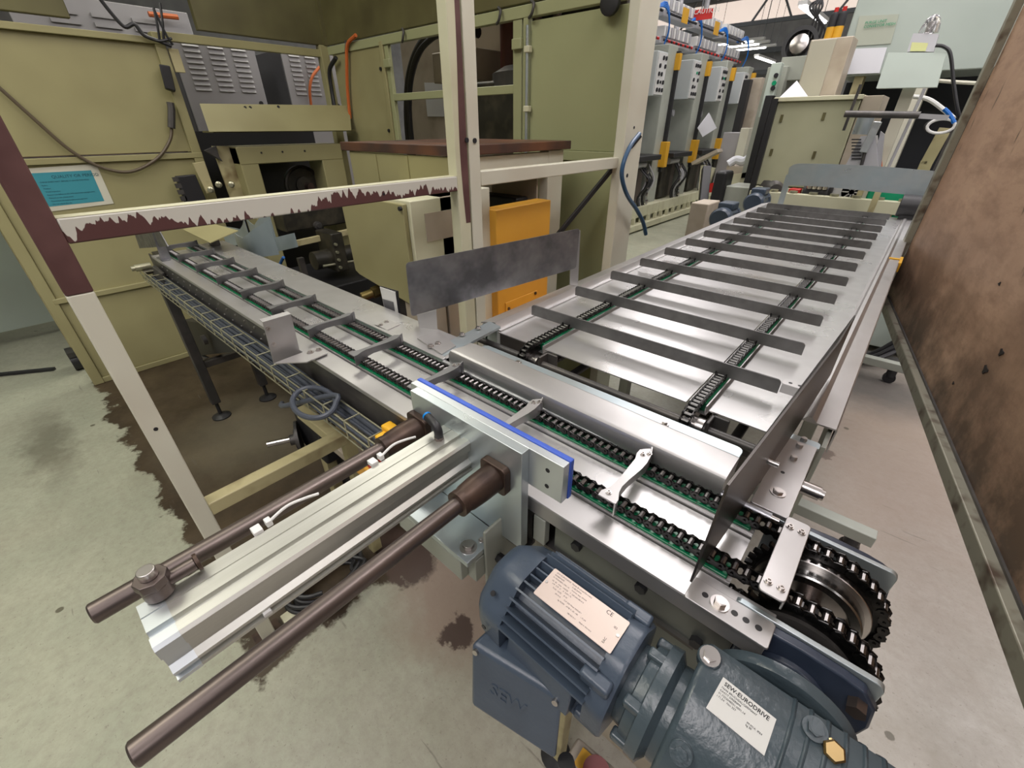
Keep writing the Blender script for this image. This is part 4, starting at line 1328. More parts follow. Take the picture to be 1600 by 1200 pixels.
# ------------------------------------------------------------------ press cell: left guard wall (runs in y at x = -4.1)
WX_ = -4.10
gw = thing('machine_guard', 'large cream-green sheet metal guard wall carrying the blue notice', 'guard panel', (WX_, 0.5, 0))
G().box(WX_ - 0.05, WX_, 0.02, 1.13, 0.04, 0.615).build('lower_sheet', M['cell_panel'], gw, 0.004)
G().box(WX_ - 0.05, WX_, 0.02, 1.13, 0.645, 1.435).build('middle_sheet', M['cell_panel'], gw, 0.004)
G().box(WX_ - 0.05, WX_ - 0.006, -0.30, 1.13, 1.475, 2.095).build('upper_sheet', M['cell_panel'], gw, 0.004)
for z in (0.615, 1.435, 2.095):
    G().box(WX_ - 0.05, WX_ + 0.022, 0.0 if z < 2 else -0.3, 1.16, z, z + 0.035).build('rail', M['cell_panel'], gw, 0.003)
G().box(WX_ - 0.05, WX_ + 0.015, 0.02, 1.13, 0.0, 0.04).build('rail', M['cell_panel'], gw, 0.003)
G().box(WX_ - 0.06, WX_ + 0.02, -0.04, 0.02, 0.0, 2.14).build('post', M['cell_panel'], gw, 0.004)
G().box(WX_ - 0.06, WX_ + 0.02, 1.10, 1.16, 0.0, 2.16).build('post', M['cell_panel'], gw, 0.004)
G().box(WX_ - 0.0065, WX_ - 0.005, 0.0, 1.08, 1.474, 1.480).build('rust_line', M['rust'], gw)
G().box(WX_ - 0.05, WX_ + 0.02, -2.4, -0.04, 1.435, 2.14).build('side_sheet', M['cell_panel'], gw, 0.004)
nt_ = thing('notice', 'teal blue printed notice in a white border on the cream-green wall', 'notice', (WX_, 0.36, 1.29))
a, b_, c_, d_ = at(33, 264, x=WX_ + 0.004), at(150, 256, x=WX_ + 0.004), at(178, 318, x=WX_ + 0.004), at(68, 332, x=WX_ + 0.004)
plate('border', [a, b_, c_, d_], 0.003, (-1, 0, 0), M['cream_white'], nt_)
a2, b2, c2_, d2 = at(45, 271, x=WX_ + 0.005), at(142, 266, x=WX_ + 0.005), at(163, 314, x=WX_ + 0.005), at(77, 323, x=WX_ + 0.005)
ts = plate('sheet', [a2, b2, c2_, d2], 0.001, (-1, 0, 0), M['teal'], nt_)
xu = (b2 - a2).normalized()
yu = (a2 - d2).normalized()
wd = (b2 - a2).length
M['dark_teal'] = mat('dark_teal_ink', (0.01, 0.07, 0.10), 0.6)
ex = Vector((0.0006, 0, 0))
text('QUALITY OR PERIOD', 'lettering', M['dark_teal'], 0.024, a2 + ex + xu * wd * 0.30 - yu * 0.034, xu, yu, ts, 0.0003)
for k, s_ in enumerate(('CHECK EVERY PART BEFORE IT LEAVES THE PRESS', 'Radius', 'Position', 'Visual inspection', 'Report any defect to the shift supervisor straight away', 'Record on the check sheet', 'Quarantine all suspect parts and tag them', 'Do not adjust the die')):
    text(s_, 'lettering', M['dark_teal'], 0.0105, a2 + ex + xu * 0.022 - yu * (0.056 + 0.018 * k), xu, yu, ts, 0.0003)

pts = smooth([at(-150, 20, x=WX_ + 0.03), at(-70, 78, x=WX_ + 0.03), at(0, 138, x=WX_ + 0.03), at(50, 183, x=WX_ + 0.03), at(110, 235, x=WX_ + 0.03), at(160, 262, x=WX_ + 0.03), at(205, 268, x=WX_ + 0.03), at(245, 248, x=WX_ + 0.03), at(265, 220, x=WX_ + 0.03), at(268, 195, x=WX_ + 0.03), at(266, 160, x=WX_ + 0.04)], 8)
cb = thing('cable', 'brown cable sagging across the cream-green wall to a black plug', 'cable', tuple(pts[0]))
G().tube(pts, 0.010, 8).build('lead', mat('brown_cable', (0.10, 0.075, 0.045), 0.5), cb)
G().tube([at(266, 160, x=WX_ + 0.04), at(268, 170, x=WX_ + 0.04), at(268, 200, x=WX_ + 0.04)], 0.022, 10).build('connector', M['dark_frame'], cb)
G().hexa([at(248, 100, x=WX_ + 0.03), at(262, 103, x=WX_ + 0.03), at(273, 145, x=WX_ + 0.03), at(258, 140, x=WX_ + 0.03), at(248, 100, x=WX_ + 0.09), at(266, 103, x=WX_ + 0.09), at(275, 143, x=WX_ + 0.09), at(258, 138, x=WX_ + 0.09)]).build('plug_box', M['black'], cb, 0.006)
pts = smooth([at(150, -10, x=WX_ + 0.05), at(175, 22, x=WX_ + 0.05), at(195, 42, x=WX_ + 0.05), at(210, 38, x=WX_ + 0.05), at(225, 55, x=WX_ + 0.05), at(248, 64, x=WX_ + 0.05), at(268, 72, x=WX_ + 0.05)], 6)
tag(G().tube(pts, 0.011, 8).build('cable', M['black']), 'black cable draped over the top of the cream-green wall', 'cable')
g = G()
wt = thing('cable_ties', 'tangle of black cable ends at the corner of the cream-green wall', 'cable', tuple(at(255, 60, x=WX_ + 0.05)))
for (u0, v0), (u1, v1), (u2, v2) in (((240, 12), (246, 40), (250, 66)), ((250, 5), (254, 35), (256, 62)), ((240, 14), (260, 55), (270, 70)), ((236, 60), (250, 64), (268, 60))):
    G().tube(smooth([at(u0, v0, x=WX_ + 0.05), at(u1, v1, x=WX_ + 0.06), at(u2, v2, x=WX_ + 0.05)], 5), 0.008, 6).build('cable_end', M['black'], wt)

# overhead hood sheets, a darker olive than the guard walls
hd1 = G().box(WX_ - 0.05, WX_, -2.4, 0.725, 2.18, 3.3).build('overhead_hood', M['olive_panel'], None, 0.004)
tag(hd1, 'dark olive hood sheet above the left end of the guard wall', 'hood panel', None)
hd = thing('hood', 'large dark olive overhead hood hanging over the press cell corner', 'hood', (WX_, 2.33, 2.2))
G().box(WX_ - 0.05, WX_, 1.395, 2.36, 2.20, 3.3).build('side_sheet', M['olive_panel'], hd, 0.004)
G().box(WX_, -1.30, 2.33, 2.36, 2.20, 3.3).build('front_sheet', M['olive_panel'], hd, 0.004)
G().box(WX_, WX_ + 0.03, 2.30, 2.33, 2.20, 3.3).build('corner_angle', M['olive_panel'], hd)

# gap frame, corner post
gf = thing('window_guard', 'cream-green frame round the opening beside the corner of the cell', 'guard frame', (WX_, 1.7, 2.1))
G().box(WX_ - 0.05, WX_, 1.16, 2.28, 2.12, 2.17).build('top_rail', M['cell_panel'], gf, 0.003)
G().box(WX_ - 0.05, WX_ + 0.02, 2.26, 2.33, 0.0, 2.2).build('corner_post', M['cell_panel'], gf, 0.003)
G().box(WX_ - 0.01, WX_ + 0.01, 1.17, 1.23, 1.95, 2.08).build('hinge_plate', M['cream_dirty'], gf, 0.003)

# chute box
cb = thing('chute', 'shallow cream-green sheet tray spanning above the dark press opening', 'chute', (-3.85, 1.75, 1.60))
G().quad(at(312, 162, x=-3.9), at(546, 165, x=-3.9), at(549, 204, x=-3.8), at(327, 206, x=-3.8), 0.004, (-1, 0, 0.3)).build('front_sheet', M['cell_panel'], cb, 0.001)
G().box(-4.05, -3.82, 1.20, 2.30, 1.595, 1.605).build('bottom_sheet', M['olive_panel'], cb)
Many('bolt_hole', M['ink'], cb).cyl(at(383, 168, x=-3.893), at(383, 168, x=-3.887), 0.010, 10).cyl(at(391, 168, x=-3.893), at(391, 168, x=-3.887), 0.010, 10).cyl(at(435, 167, x=-3.893), at(435, 167, x=-3.887), 0.010, 10)

# louvred cabinets beyond
def louvre_cab(y0, y1, label):
    r = thing('electrical_cabinet', label, 'cabinet', (-5.3, (y0 + y1) / 2, 0), 'grey louvred cabinets behind the cell')
    G().box(-5.9, -5.25, y0, y1, 0.0, 2.285).build('body', M['grey_dark'], r, 0.006)
    d = G().box(-5.25, -5.235, y0 + 0.005, y1 - 0.005, 0.05, 2.28).build('door', M['louvre'], r, 0.004)
    n = 9
    for k in range(3):
        for i in range(n):
            yc = y0 + (y1 - y0) * (0.22 + 0.28 * k)
            z = 2.245 - i * 0.040
            w2 = (y1 - y0) * 0.092
            G().hexa([(-5.235, yc - w2, z - 0.010), (-5.220, yc - w2, z - 0.010), (-5.220, yc + w2, z - 0.010), (-5.235, yc + w2, z - 0.010),
                      (-5.235, yc - w2, z + 0.010), (-5.2345, yc - w2, z + 0.010), (-5.2345, yc + w2, z + 0.010), (-5.235, yc + w2, z + 0.010)]).build('louvre', M['louvre'], d)
    G().cyl((-5.235, y1 - 0.07, 1.83), (-5.22, y1 - 0.07, 1.83), 0.018, 12).build('lock', M['ink'], d)
    return r


louvre_cab(1.52, 2.22, 'grey cabinet with louvred door, nearer the sagging cable')
louvre_cab(2.46, 3.05, 'grey cabinet with louvred door, nearer the cell corner')
lv = thing('electrical_cabinet', 'grey louvred cabinet further back, seen over the top of the guard wall', 'cabinet', (-6.2, 1.2, 0))
G().box(-6.9, -6.2, 0.70, 2.05, 0.0, 2.62).build('body', M['louvre'], lv, 0.006)
for i in range(2):
    for k in range(3):
        G().box(-6.2, -6.18, 0.95 + k * 0.3, 1.15 + k * 0.3, 2.42 + i * 0.07, 2.45 + i * 0.07).build('louvre', M['louvre'], lv)
tag(G().tube([at(232, 22, x=-6.1), at(278, 27, x=-6.1)], 0.022, 8).build('pipe', M['orange_hose']), 'short orange pipe above the far grey cabinet', 'pipe')

# ------------------------------------------------------------------ press behind the narrow conveyor
pr_ = thing('press_machine', 'cream framed press with a dark flywheel in its window', 'machine', (-4.0, 1.7, 0))
PX = -3.88
G().box(PX - 0.25, PX, 1.33, 1.46, 0.0, 1.50).build('column', M['cell_panel'], pr_, 0.006)
G().box(PX - 0.25, PX, 1.975, 2.17, 0.0, 1.50).build('column', M['cell_panel'], pr_, 0.006)
G().box(PX - 0.25, PX + 0.002, 1.33, 2.17, 1.385, 1.505).build('head_beam', M['cell_panel'], pr_, 0.006)
G().box(PX - 0.75, PX - 0.70, 1.3, 2.3, 0.0, 1.6).build('back_plate', M['black'], pr_)
for y in (1.50, 1.66, 1.84):
    G().cyl((PX + 0.001, y, 1.46), (PX + 0.006, y, 1.46), 0.007, 10).build('bolt_hole', M['ink'], pr_)
fw = at(475, 290, x=PX - 0.2)
f_ = G().lathe((fw.x - 0.04, fw.y, fw.z), (1, 0, 0), [(0.155, 0), (0.16, 0.01), (0.16, 0.045), (0.145, 0.05), (0.135, 0.04), (0.07, 0.035), (0.07, 0.06), (0.045, 0.065)], 40).build('flywheel', M['dark_machine'], pr_)
G().cyl((fw.x + 0.02, fw.y + 0.02, fw.z - 0.005), (fw.x + 0.09, fw.y + 0.02, fw.z - 0.005), 0.030, 20).build('shaft_nut', M['rust'], f_)
G().box(PX - 0.72, PX - 0.60, 1.46, 1.98, 1.355, 1.385).build('far_window', M['green'], pr_)
tg = thing('hydraulic_unit', 'dark oily hydraulic cylinders and bars below the cream press', 'hydraulic unit', (-3.5, 1.9, 0.5))
G().box(-3.95, -3.70, 1.46, 2.30, 0.90, 1.13).build('ram_block', M['dark_machine'], tg, 0.012)
G().lathe(tuple(at(546, 345, x=-3.66)), (1, 0, 0), [(0.04, 0), (0.04, 0.03), (0.02, 0.032), (0.02, 0.045)], 20).build('boss', M['dark_frame'], tg)
G().lathe(tuple(at(495, 352, x=-3.66)), (1, 0, 0), [(0.032, 0), (0.032, 0.03), (0.018, 0.032), (0.018, 0.045)], 20).build('boss', M['dark_frame'], tg)
G().bar(at(464, 380, x=-3.5), at(545, 362, x=-3.5), 0.03, 0.045).build('slide_bar', M['cream_dirty'], tg, 0.003)
G().cyl(at(490, 408, x=-3.4), at(552, 395, x=-3.4), 0.07, 24).build('cylinder', M['dark_machine'], tg)
G().cyl(at(505, 416, x=-3.33), at(552, 408, x=-3.33), 0.010, 12).build('tie_bar', M['wire'], tg)
G().box(-3.55, -3.30, 1.62, 1.72, 0.62, 0.92).build('end_block', M['dark_machine'], tg, 0.01)
for z in (0.66, 0.72, 0.78, 0.84):
    G().cyl((-3.30, 1.64, z), (-3.28, 1.64, z), 0.012, 6).build('nut', M['wire'], tg)
G().box(-4.0, -3.2, 1.3, 2.32, 0.02, 0.55).build('sump', M['black'], tg, 0.01)
lh = thing('terminal_rack', 'black terminal block with oily fittings at the edge of the guard wall', 'electrical fitting', (-4.0, 1.1, 1.2))
a = at(283, 275, x=-4.02)
G().quad(at(272, 275, x=-4.03), at(302, 272, x=-4.03), at(325, 325, x=-4.03), at(292, 328, x=-4.03), 0.05, (1, 0, 0)).build('block', M['black'], lh, 0.006)
for i in range(5):
    G().quad(at(268 + i * 4, 277 + i * 10, x=-4.0), at(277 + i * 4, 276 + i * 10, x=-4.0), at(280 + i * 4, 283 + i * 10, x=-4.0), at(271 + i * 4, 284 + i * 10, x=-4.0), 0.02, (1, 0, 0)).build('connector', M['dark_frame'], lh)
G().quad(at(300, 255, x=-4.0), at(318, 252, x=-4.0), at(335, 300, x=-4.0), at(322, 302, x=-4.0), 0.02, (1, 0, 0)).build('bracket', M['cream_dirty'], lh, 0.002)
for u, v in ((342, 288), (362, 288), (330, 296)):
    p = at(u, v, x=-3.98)
    G().lathe(p, (1, -0.4, 0), [(0.022, 0), (0.022, 0.03), (0.012, 0.035), (0.012, 0.06)], 12).build('fitting', M['wire'], lh)
G().quad(at(318, 235, x=-4.0), at(335, 228, x=-4.0), at(340, 245, x=-4.0), at(345, 252, x=-4.0), 0.04, (1, 0, 0)).build('lever', M['dark_frame'], lh)
G().quad(at(330, 228, x=-4.03), at(362, 228, x=-4.03), at(395, 310, x=-4.03), at(360, 312, x=-4.03), 0.02, (1, 0, 0)).build('side_sheet', M['cream_dirty'], lh)

# galvanised scoops and loose sheet beside the narrow conveyor
gs = thing('chute', 'blue-grey curved sheet metal scoop behind the narrow conveyor', 'chute', (-2.55, 0.93, 1.08))
def curved(name, u0, v0, u1, v1, h, y, bulge, m, parent, n=10):
    g = G()
    a, b = at(u0, v0, y=y), at(u1, v1, y=y)
    vs = []
    for i in range(n + 1):
        t = i / n
        p = a.lerp(b, t) + Vector((0, -bulge * math.sin(PI * t), 0))
        top = h * (0.65 + 0.35 * abs(2 * t - 1))
        vs += [p, p + Vector((0, 0.003, 0)), p + Vector((0, 0.003, top)), p + Vector((0, 0, top))]
    fs = []
    for i in range(n):
        k, l = i * 4, i * 4 + 4
        fs += [(k, k + 1, l + 1, l), (k + 1, k + 2, l + 2, l + 1), (k + 2, k + 3, l + 3, l + 2), (k + 3, k, l, l + 3)]
    fs += [(0, 3, 2, 1), (n * 4, n * 4 + 1, n * 4 + 2, n * 4 + 3)]
    return g.add(vs, fs).build(name, m, parent)


curved('wall', 378, 404, 436, 398, 0.17, 0.86, 0.05, M['scoop'], gs)
curved('wall', 355, 386, 392, 378, 0.15, 1.02, -0.04, M['scoop'], gs)
curved('wall', 398, 384, 432, 376, 0.17, 1.00, 0.03, M['scoop'], gs)
G().quad(at(426, 372, y=0.96), at(459, 364, y=0.96), at(465, 386, y=0.96), at(430, 394, y=0.96), 0.004, (0, 1, 0)).build('flap', M['scoop'], gs)
G().box(-2.50, -2.47, 1.00, 1.03, 0.0, 1.0).build('stand', M['dark_frame'], gs)
ls = thing('loose_sheet', 'square cream-green sheet lying across the far end of the narrow conveyor', 'metal sheet', (-2.75, 0.72, 1.14))
plate('sheet', [at(285, 358, z=1.17), at(328, 348, z=1.19), at(372, 360, z=1.19), at(328, 379, z=1.15)], 0.004, (0, 0, -1), M['cell_panel'], ls)
G().box(-2.70, -2.66, 0.66, 0.70, 1.098, 1.15).build('prop', M['dark_frame'], ls)

# ------------------------------------------------------------------ right wall of the cell (runs in x at y = 2.33)
WY = 2.33
gp2 = thing('machine_guard', 'narrow cream-green guard panel in the corner behind the table', 'guard panel', (-3.7, WY, 0))
G().box(-4.03, -3.30, WY, WY + 0.04, 0.0, 2.16).build('sheet', M['cell_panel'], gp2, 0.004)
G().box(-3.34, -3.30, WY - 0.015, WY, 0.0, 2.16).build('edge_angle', M['cell_panel'], gp2, 0.003)
Many('bolt', M['ink'], gp2).cyl((-3.37, WY - 0.01, 2.0), (-3.37, WY, 2.0), 0.012, 8).cyl((-3.37, WY - 0.01, 1.6), (-3.37, WY, 1.6), 0.012, 8)
wf = thing('window_guard', 'cream-green window frame in front of the second press', 'guard frame', (-2.65, WY, 0))
G().box(-4.08, -1.30, WY - 0.01, WY + 0.03, 2.135, 2.19).build('top_rail', M['door_panel'], wf, 0.003)
G().box(-3.30, -3.255, WY, WY + 0.03, 0.0, 2.135).build('post', M['door_panel'], wf, 0.003)
G().box(-2.04, -1.975, WY - 0.005, WY + 0.03, 0.0, 2.135).build('post', M['door_panel'], wf, 0.003)
G().box(-3.255, -2.04, WY, WY + 0.03, 1.795, 1.84).build('mid_rail', M['door_panel'], wf, 0.003)
for x in (-3.25, -1.99):
    G().box(x - 0.04, x + 0.03, WY - 0.03, WY - 0.005, 2.0, 2.05).build('latch', M['door_panel'], wf, 0.004)
for x in (-3.78, -3.04, -2.14, -1.90):
    G().tube(smooth([(x, WY - 0.015, 2.20), (x + 0.03, WY - 0.03, 2.18), (x + 0.02, WY - 0.035, 2.14), (x - 0.01, WY - 0.02, 2.13)], 4), 0.008, 8).build('hook_bolt', M['dark_frame'], wf)
dp = thing('guard_door', 'tall pale green hinged sheet metal door right of the window frame', 'door', (-1.62, WY, 0))
G().box(-1.915, -1.30, WY + 0.005, WY + 0.03, 1.505, 2.12).build('upper_sheet', M['door_panel'], dp, 0.004)
G().box(-1.915, -1.30, WY + 0.005, WY + 0.03, 0.06, 1.455).build('lower_sheet', M['door_panel'], dp, 0.004)
G().box(-1.96, -1.925, WY - 0.01, WY + 0.03, 0.03, 2.135).build('stile', M['door_panel'], dp, 0.003)
G().box(-1.925, -1.30, WY - 0.005, WY + 0.03, 1.455, 1.505).build('mid_rail', M['door_panel'], dp, 0.003)
G().cyl((-1.920, WY - 0.02, 0.1), (-1.920, WY - 0.02, 2.1), 0.009, 12).build('latch_rod', M['galv'], dp)
for z in (1.98, 1.70, 1.36):
    G().box(-1.935, -1.895, WY - 0.034, WY - 0.006, z, z + 0.03).build('rod_guide', M['cream'], dp, 0.003)
G().lathe(tuple(at(955, 5, y=WY - 0.03)), (0, -1, 0), [(0.05, 0), (0.05, 0.02), (0.03, 0.03)], 16).build('knob', M['black'], dp)
cpst = thing('guard_post', 'off-white folded corner post at the end of the pale green door', 'post', (-1.25, WY, 0))
G().box(-1.30, -1.262, WY - 0.012, WY + 0.06, 0.0, 2.9).build('post', M['cream_white'], cpst, 0.004)
G().box(-1.262, -1.205, WY - 0.10, WY + 0.09, 0.0, 2.9).build('flange', M['cream_white'], cpst, 0.004)
Many('bolt_hole', M['ink'], cpst).cyl((-1.206, WY - 0.02, 1.62), (-1.2035, WY - 0.02, 1.62), 0.007, 10).cyl((-1.206, WY - 0.03, 1.40), (-1.2035, WY - 0.03, 1.40), 0.010, 10)
tag(G().tube(smooth([at(525, 90, y=WY - 0.04), at(515, 110, y=WY - 0.04), at(518, 140, y=WY - 0.04), at(522, 165, y=WY - 0.05)], 5), 0.016, 8).build('hose', M['black']), 'black hose hanging in the cell corner', 'hose')
tag(G().tube(smooth([at(556, 55, y=WY - 0.03), at(543, 70, y=WY - 0.03), at(542, 100, y=WY - 0.03), at(543, 140, y=WY - 0.03), at(547, 185, y=WY - 0.03)], 5), 0.013, 8).build('hose', M['orange_hose']), 'orange hose hanging on the cream-green corner panel', 'hose')
tag(G().tube(smooth([at(499, 105, x=-5.18), at(488, 120, x=-5.16), at(484, 140, x=-5.16), at(486, 164, x=-5.18)], 5), 0.014, 8).build('hose', M['orange_hose']), 'brown-orange hose in front of the louvred cabinet', 'hose')

# second press seen through the window frame
p2 = thing('press_machine', 'beige and black press seen through the cream window frame', 'machine', (-2.9, 3.1, 0))
G().box(-4.2, -2.72, 3.15, 3.6, 0.0, 2.9).build('beige_body', M['beige'], p2, 0.01)
hb_ = G().box(-3.33, -2.83, 2.80, 3.15, 1.93, 2.13).build('arm_box', M['beige'], p2, 0.008)
G().cyl((-3.08, 2.80, 2.04), (-3.08, 2.795, 2.04), 0.045, 24).build('round_hole', M['dark_machine'], hb_)
G().box(-2.72, -1.85, 3.25, 3.7, 0.0, 2.9).build('dark_body', M['dark_machine'], p2, 0.01)
G().box(-2.70, -1.90, 2.70, 3.25, 2.28, 2.55).build('crown_block', M['dark_machine'], p2, 0.01)
for x in (-2.28, -2.12):
    G().cyl((x, 2.85, 1.85), (x, 2.85, 2.35), 0.028, 16).build('guide_column', M['rod'], p2)
G().cyl((-2.62, 2.95, 1.75), (-2.62, 2.95, 2.35), 0.07, 24).build('accumulator', mat('dull_maroon', (0.09, 0.02, 0.015), 0.4), p2)
G().box(-2.70, -1.95, 2.62, 3.15, 1.50, 1.90).build('ram_head', M['dark_machine'], p2, 0.02)
G().lathe((-2.3, 2.9, 1.90), (0, 0, 1), [(0.33, -0.04), (0.33, 0.04), (0.25, 0.08), (0.10, 0.09)], 32).build('round_plate', M['dark_frame'], p2)
G().tube(smooth([(-3.62, 2.70, 1.35), (-3.60, 2.70, 1.70), (-3.50, 2.70, 2.0), (-3.30, 2.72, 2.20), (-3.0, 2.74, 2.24), (-2.75, 2.76, 2.20)], 6), 0.035, 10).build('hose', M['black'], p2)
G().tube(smooth([(-3.55, 2.68, 1.35), (-3.54, 2.68, 1.75), (-3.42, 2.68, 2.05), (-3.2, 2.70, 2.20), (-2.75, 2.74, 2.28)], 6), 0.022, 10).build('hose', M['black'], p2)
G().bar((-2.95, 2.72, 1.52), (-2.68, 2.76, 1.82), 0.09, 0.10).build('feed_arm', mat('oily_bronze_arm', (0.09, 0.06, 0.03), 0.35, 0.5), p2, 0.01)
G().box(-3.20, -2.60, 2.55, 3.0, 1.44, 1.50).build('die_table', M['dark_frame'], p2, 0.004)
sh = thing('paper_sheet', 'printed sheet taped on the beige press body inside the window', 'paper', (-3.0, 3.14, 1.7))
q = [at(663, 129, y=3.145), at(708, 129, y=3.145), at(708, 182, y=3.145), at(668, 182, y=3.145)]
sp = plate('page', q, 0.002, (0, -1, 0), M['paper'], sh)
G().quad(q[0].lerp(q[3], .26) + Vector((0.02, -0.003, 0)), q[1].lerp(q[2], .26) + Vector((-0.0, -0.003, 0)), q[1].lerp(q[2], .29) + Vector((0, -0.003, 0)), q[0].lerp(q[3], .29) + Vector((0.02, -0.003, 0)), 0.001, (0, -1, 0)).build('printed_line', M['ink'], sp)
G().box(-2.92, -2.78, 3.139, 3.142, 1.68, 1.77).build('printed_picture', M['grey_dark'], sp)

# ------------------------------------------------------------------ steel topped bench
tbn = thing('bench', 'cream bench frame with a thick rusty brown top behind the fence', 'table', (-1.9, 1.75, 0))
G().box(-2.34, -1.475, 1.305, 2.150, 1.523, 1.562).build('top', M['tabletop'], tbn, 0.003)
G().box(-2.28, -1.50, 1.315, 1.325, 1.20, 1.52).build('side_sheet', M['cell_panel'], tbn, 0.002)
G().box(-2.05, -2.035, 1.310, 1.315, 1.20, 1.515).build('side_seam', M['cell_panel'], tbn)
G().box(-1.80, -1.785, 1.310, 1.315, 1.20, 1.515).build('side_seam', M['cell_panel'], tbn)
G().box(-1.56, -1.50, 1.325, 1.44, 0.0, 1.52).build('leg', M['cream_white'], tbn, 0.003)
G().box(-1.56, -1.50, 1.99, 2.12, 0.0, 1.52).build('leg', M['cream_white'], tbn, 0.003)
G().box(-1.54, -1.50, 1.44, 1.99, 1.415, 1.515).build('front_beam', M['cream_white'], tbn, 0.003)
G().box(-2.26, -2.20, 2.05, 2.11, 0.0, 1.52).build('leg', M['cream_dirty'], tbn, 0.003)
G().box(-1.90, -1.56, 1.97, 1.985, 0.9, 1.42).build('inner_sheet', M['beige'], tbn, 0.002)
G().box(-2.24, -1.53, 1.34, 2.10, 0.86, 0.90).build('lower_shelf', M['dark_frame'], tbn)
G().box(-2.20, -1.60, 1.85, 1.95, 0.90, 1.30).build('inner_box', M['black'], tbn, 0.01)

bx = thing('control_cabinet', 'cream metal cabinet with rounded lower door corner below the bench', 'cabinet', (-1.6, 1.2, 0))
X0, X1, YF = -1.86, -1.385, 1.005
a, b_, c_, d_, e_, f_ = at(537, 312, y=YF), at(646, 306, y=YF), at(660, 470, y=YF), at(655, 462, y=YF), at(575, 432, y=YF), at(558, 420, y=YF)
dr = [(X0 + 0.01, 1.385), (X1 - 0.02, 1.385), (X1 - 0.02, 1.0), (X1 - 0.05, 0.99), (X0 + 0.05, 1.045), (X0 + 0.02, 1.060)]
G().prism(dr, xz, YF - 0.02, YF).build('door', M['cell_panel'], bx, 0.004)
G().box(X0, X1, YF, 1.31, 1.045, 1.395).build('case', M['cream'], bx, 0.004)
G().box(X1 - 0.07, X1, 1.315, 1.425, 0.30, 1.405).build('cover_strip', M['cream_white'], bx, 0.003)
G().box(X1 - 0.12, X1, YF, 1.13, 0.30, 1.05).box(X1 - 0.12, X1, 1.145, 1.31, 0.30, 1.395).build('side_leg_panel', M['beige'], bx, 0.003)
G().box(X1, X1 + 0.003, YF + 0.06, 1.30, 1.24, 1.345).build('weathered_band', M['beige'], bx)
G().cyl((X1 - 0.03, YF - 0.02, 1.370), (X1 - 0.03, YF - 0.03, 1.370), 0.008, 10).build('hinge_pin', M['ink'], bx)
G().box(X0 + 0.1, X1 - 0.13, 1.05, 1.30, 0.0, 1.045).build('pedestal', M['black'], bx, 0.004)

ob = thing('orange_box', 'bright orange sheet metal box beside the off-white fence post', 'box', (-1.39, 1.62, 0.78))
bd = G().box(-1.435, -1.345, 1.420, 1.815, 0.77, 1.318).build('body', M['orange'], ob, 0.004)
G().box(-1.345, -1.339, 1.47, 1.72, 0.835, 0.885).build('latch_plate', M['orange'], ob, 0.002)
Many('bolt', M['rust'], ob).cyl((-1.339, 1.49, 0.85), (-1.333, 1.49, 0.85), 0.008, 8).cyl((-1.339, 1.70, 0.875), (-1.333, 1.70, 0.875), 0.008, 8)
G().box(-1.50, -1.05, 1.30, 1.90, 0.74, 0.77).build('base_plate', M['orange'], ob, 0.003)
G().box(-1.48, -1.42, 1.34, 1.40, 0.0, 0.74).box(-1.48, -1.42, 1.80, 1.86, 0.0, 0.74).build('stand', M['orange'], ob)

sb = thing('sensor_card', 'small bracket with printed card bolted to the far edge of the narrow conveyor', 'sensor', (-1.16, 0.73, 1.10))
q = [at(594, 448, y=0.765), at(618, 456, y=0.765), at(623, 493, y=0.765), at(603, 488, y=0.765)]
plate('backing', [at(593, 447, y=0.768), at(621, 455, y=0.768), at(626, 508, y=0.768), at(606, 500, y=0.768)], 0.004, (0, 1, 0), M['ink'], sb)
cd_ = plate('card', q, 0.002, (0, -1, 0), M['sticker'], sb)
G().quad(q[0].lerp(q[3], .45) + Vector((0.004, -0.003, 0)), q[0].lerp(q[3], .45).lerp(q[1].lerp(q[2], .45), .8) + Vector((0, -0.003, 0)), q[0].lerp(q[3], .85).lerp(q[1].lerp(q[2], .85), .8) + Vector((0, -0.003, 0)), q[0].lerp(q[3], .85) + Vector((0.006, -0.003, 0)), 0.001, (0, -1, 0)).build('printed_block', M['grey_dark'], cd_)
plate('bracket', [at(603, 487, y=0.762), at(622, 494, y=0.762), at(624, 508, y=0.762), at(605, 502, y=0.762)], 0.003, (0, -1, 0), M['galv'], sb)
plate('foot', [at(585, 508, z=1.10), at(606, 499, z=1.10), at(624, 507, z=1.10), at(604, 516, z=1.10)], 0.003, (0, 0, -1), M['stainless'], sb)
Many('hex_bolt', M['bolt'], sb).hexbolt(at(595, 508, z=1.10), r=0.005, h=0.004).hexbolt(at(604, 503, z=1.10), r=0.005, h=0.004)
br = thing('brass_fitting', 'olive brass pipe fitting above the red tray', 'pipe fitting', tuple(at(575, 462, y=0.98)))
G().cyl(at(565, 464, y=0.95), at(582, 458, y=1.0), 0.020, 20).cyl(at(582, 458, y=1.0), at(597, 452, y=1.05), 0.027, 6).build('body', mat('olive_brass', (0.22, 0.17, 0.06), 0.35, 0.8), br)
tag(G().box(-2.05, -1.30, 1.00, 1.03, 0.60, 0.86).box(-2.05, -1.30, 1.03, 1.06, 0.60, 0.80).build('red_tray', M['dark_red'], None, 0.004), 'dark red sheet tray below the cream cabinet', 'tray')
tag(G().tube(smooth([at(443, 402, y=1.2), at(438, 412, y=1.2), at(434, 425, y=1.2)], 5), 0.010, 8).build('hose', mat('bright_blue_tube', (0.0, 0.13, 0.5), 0.4)), 'short bright blue air tube near the curved scoop', 'hose')

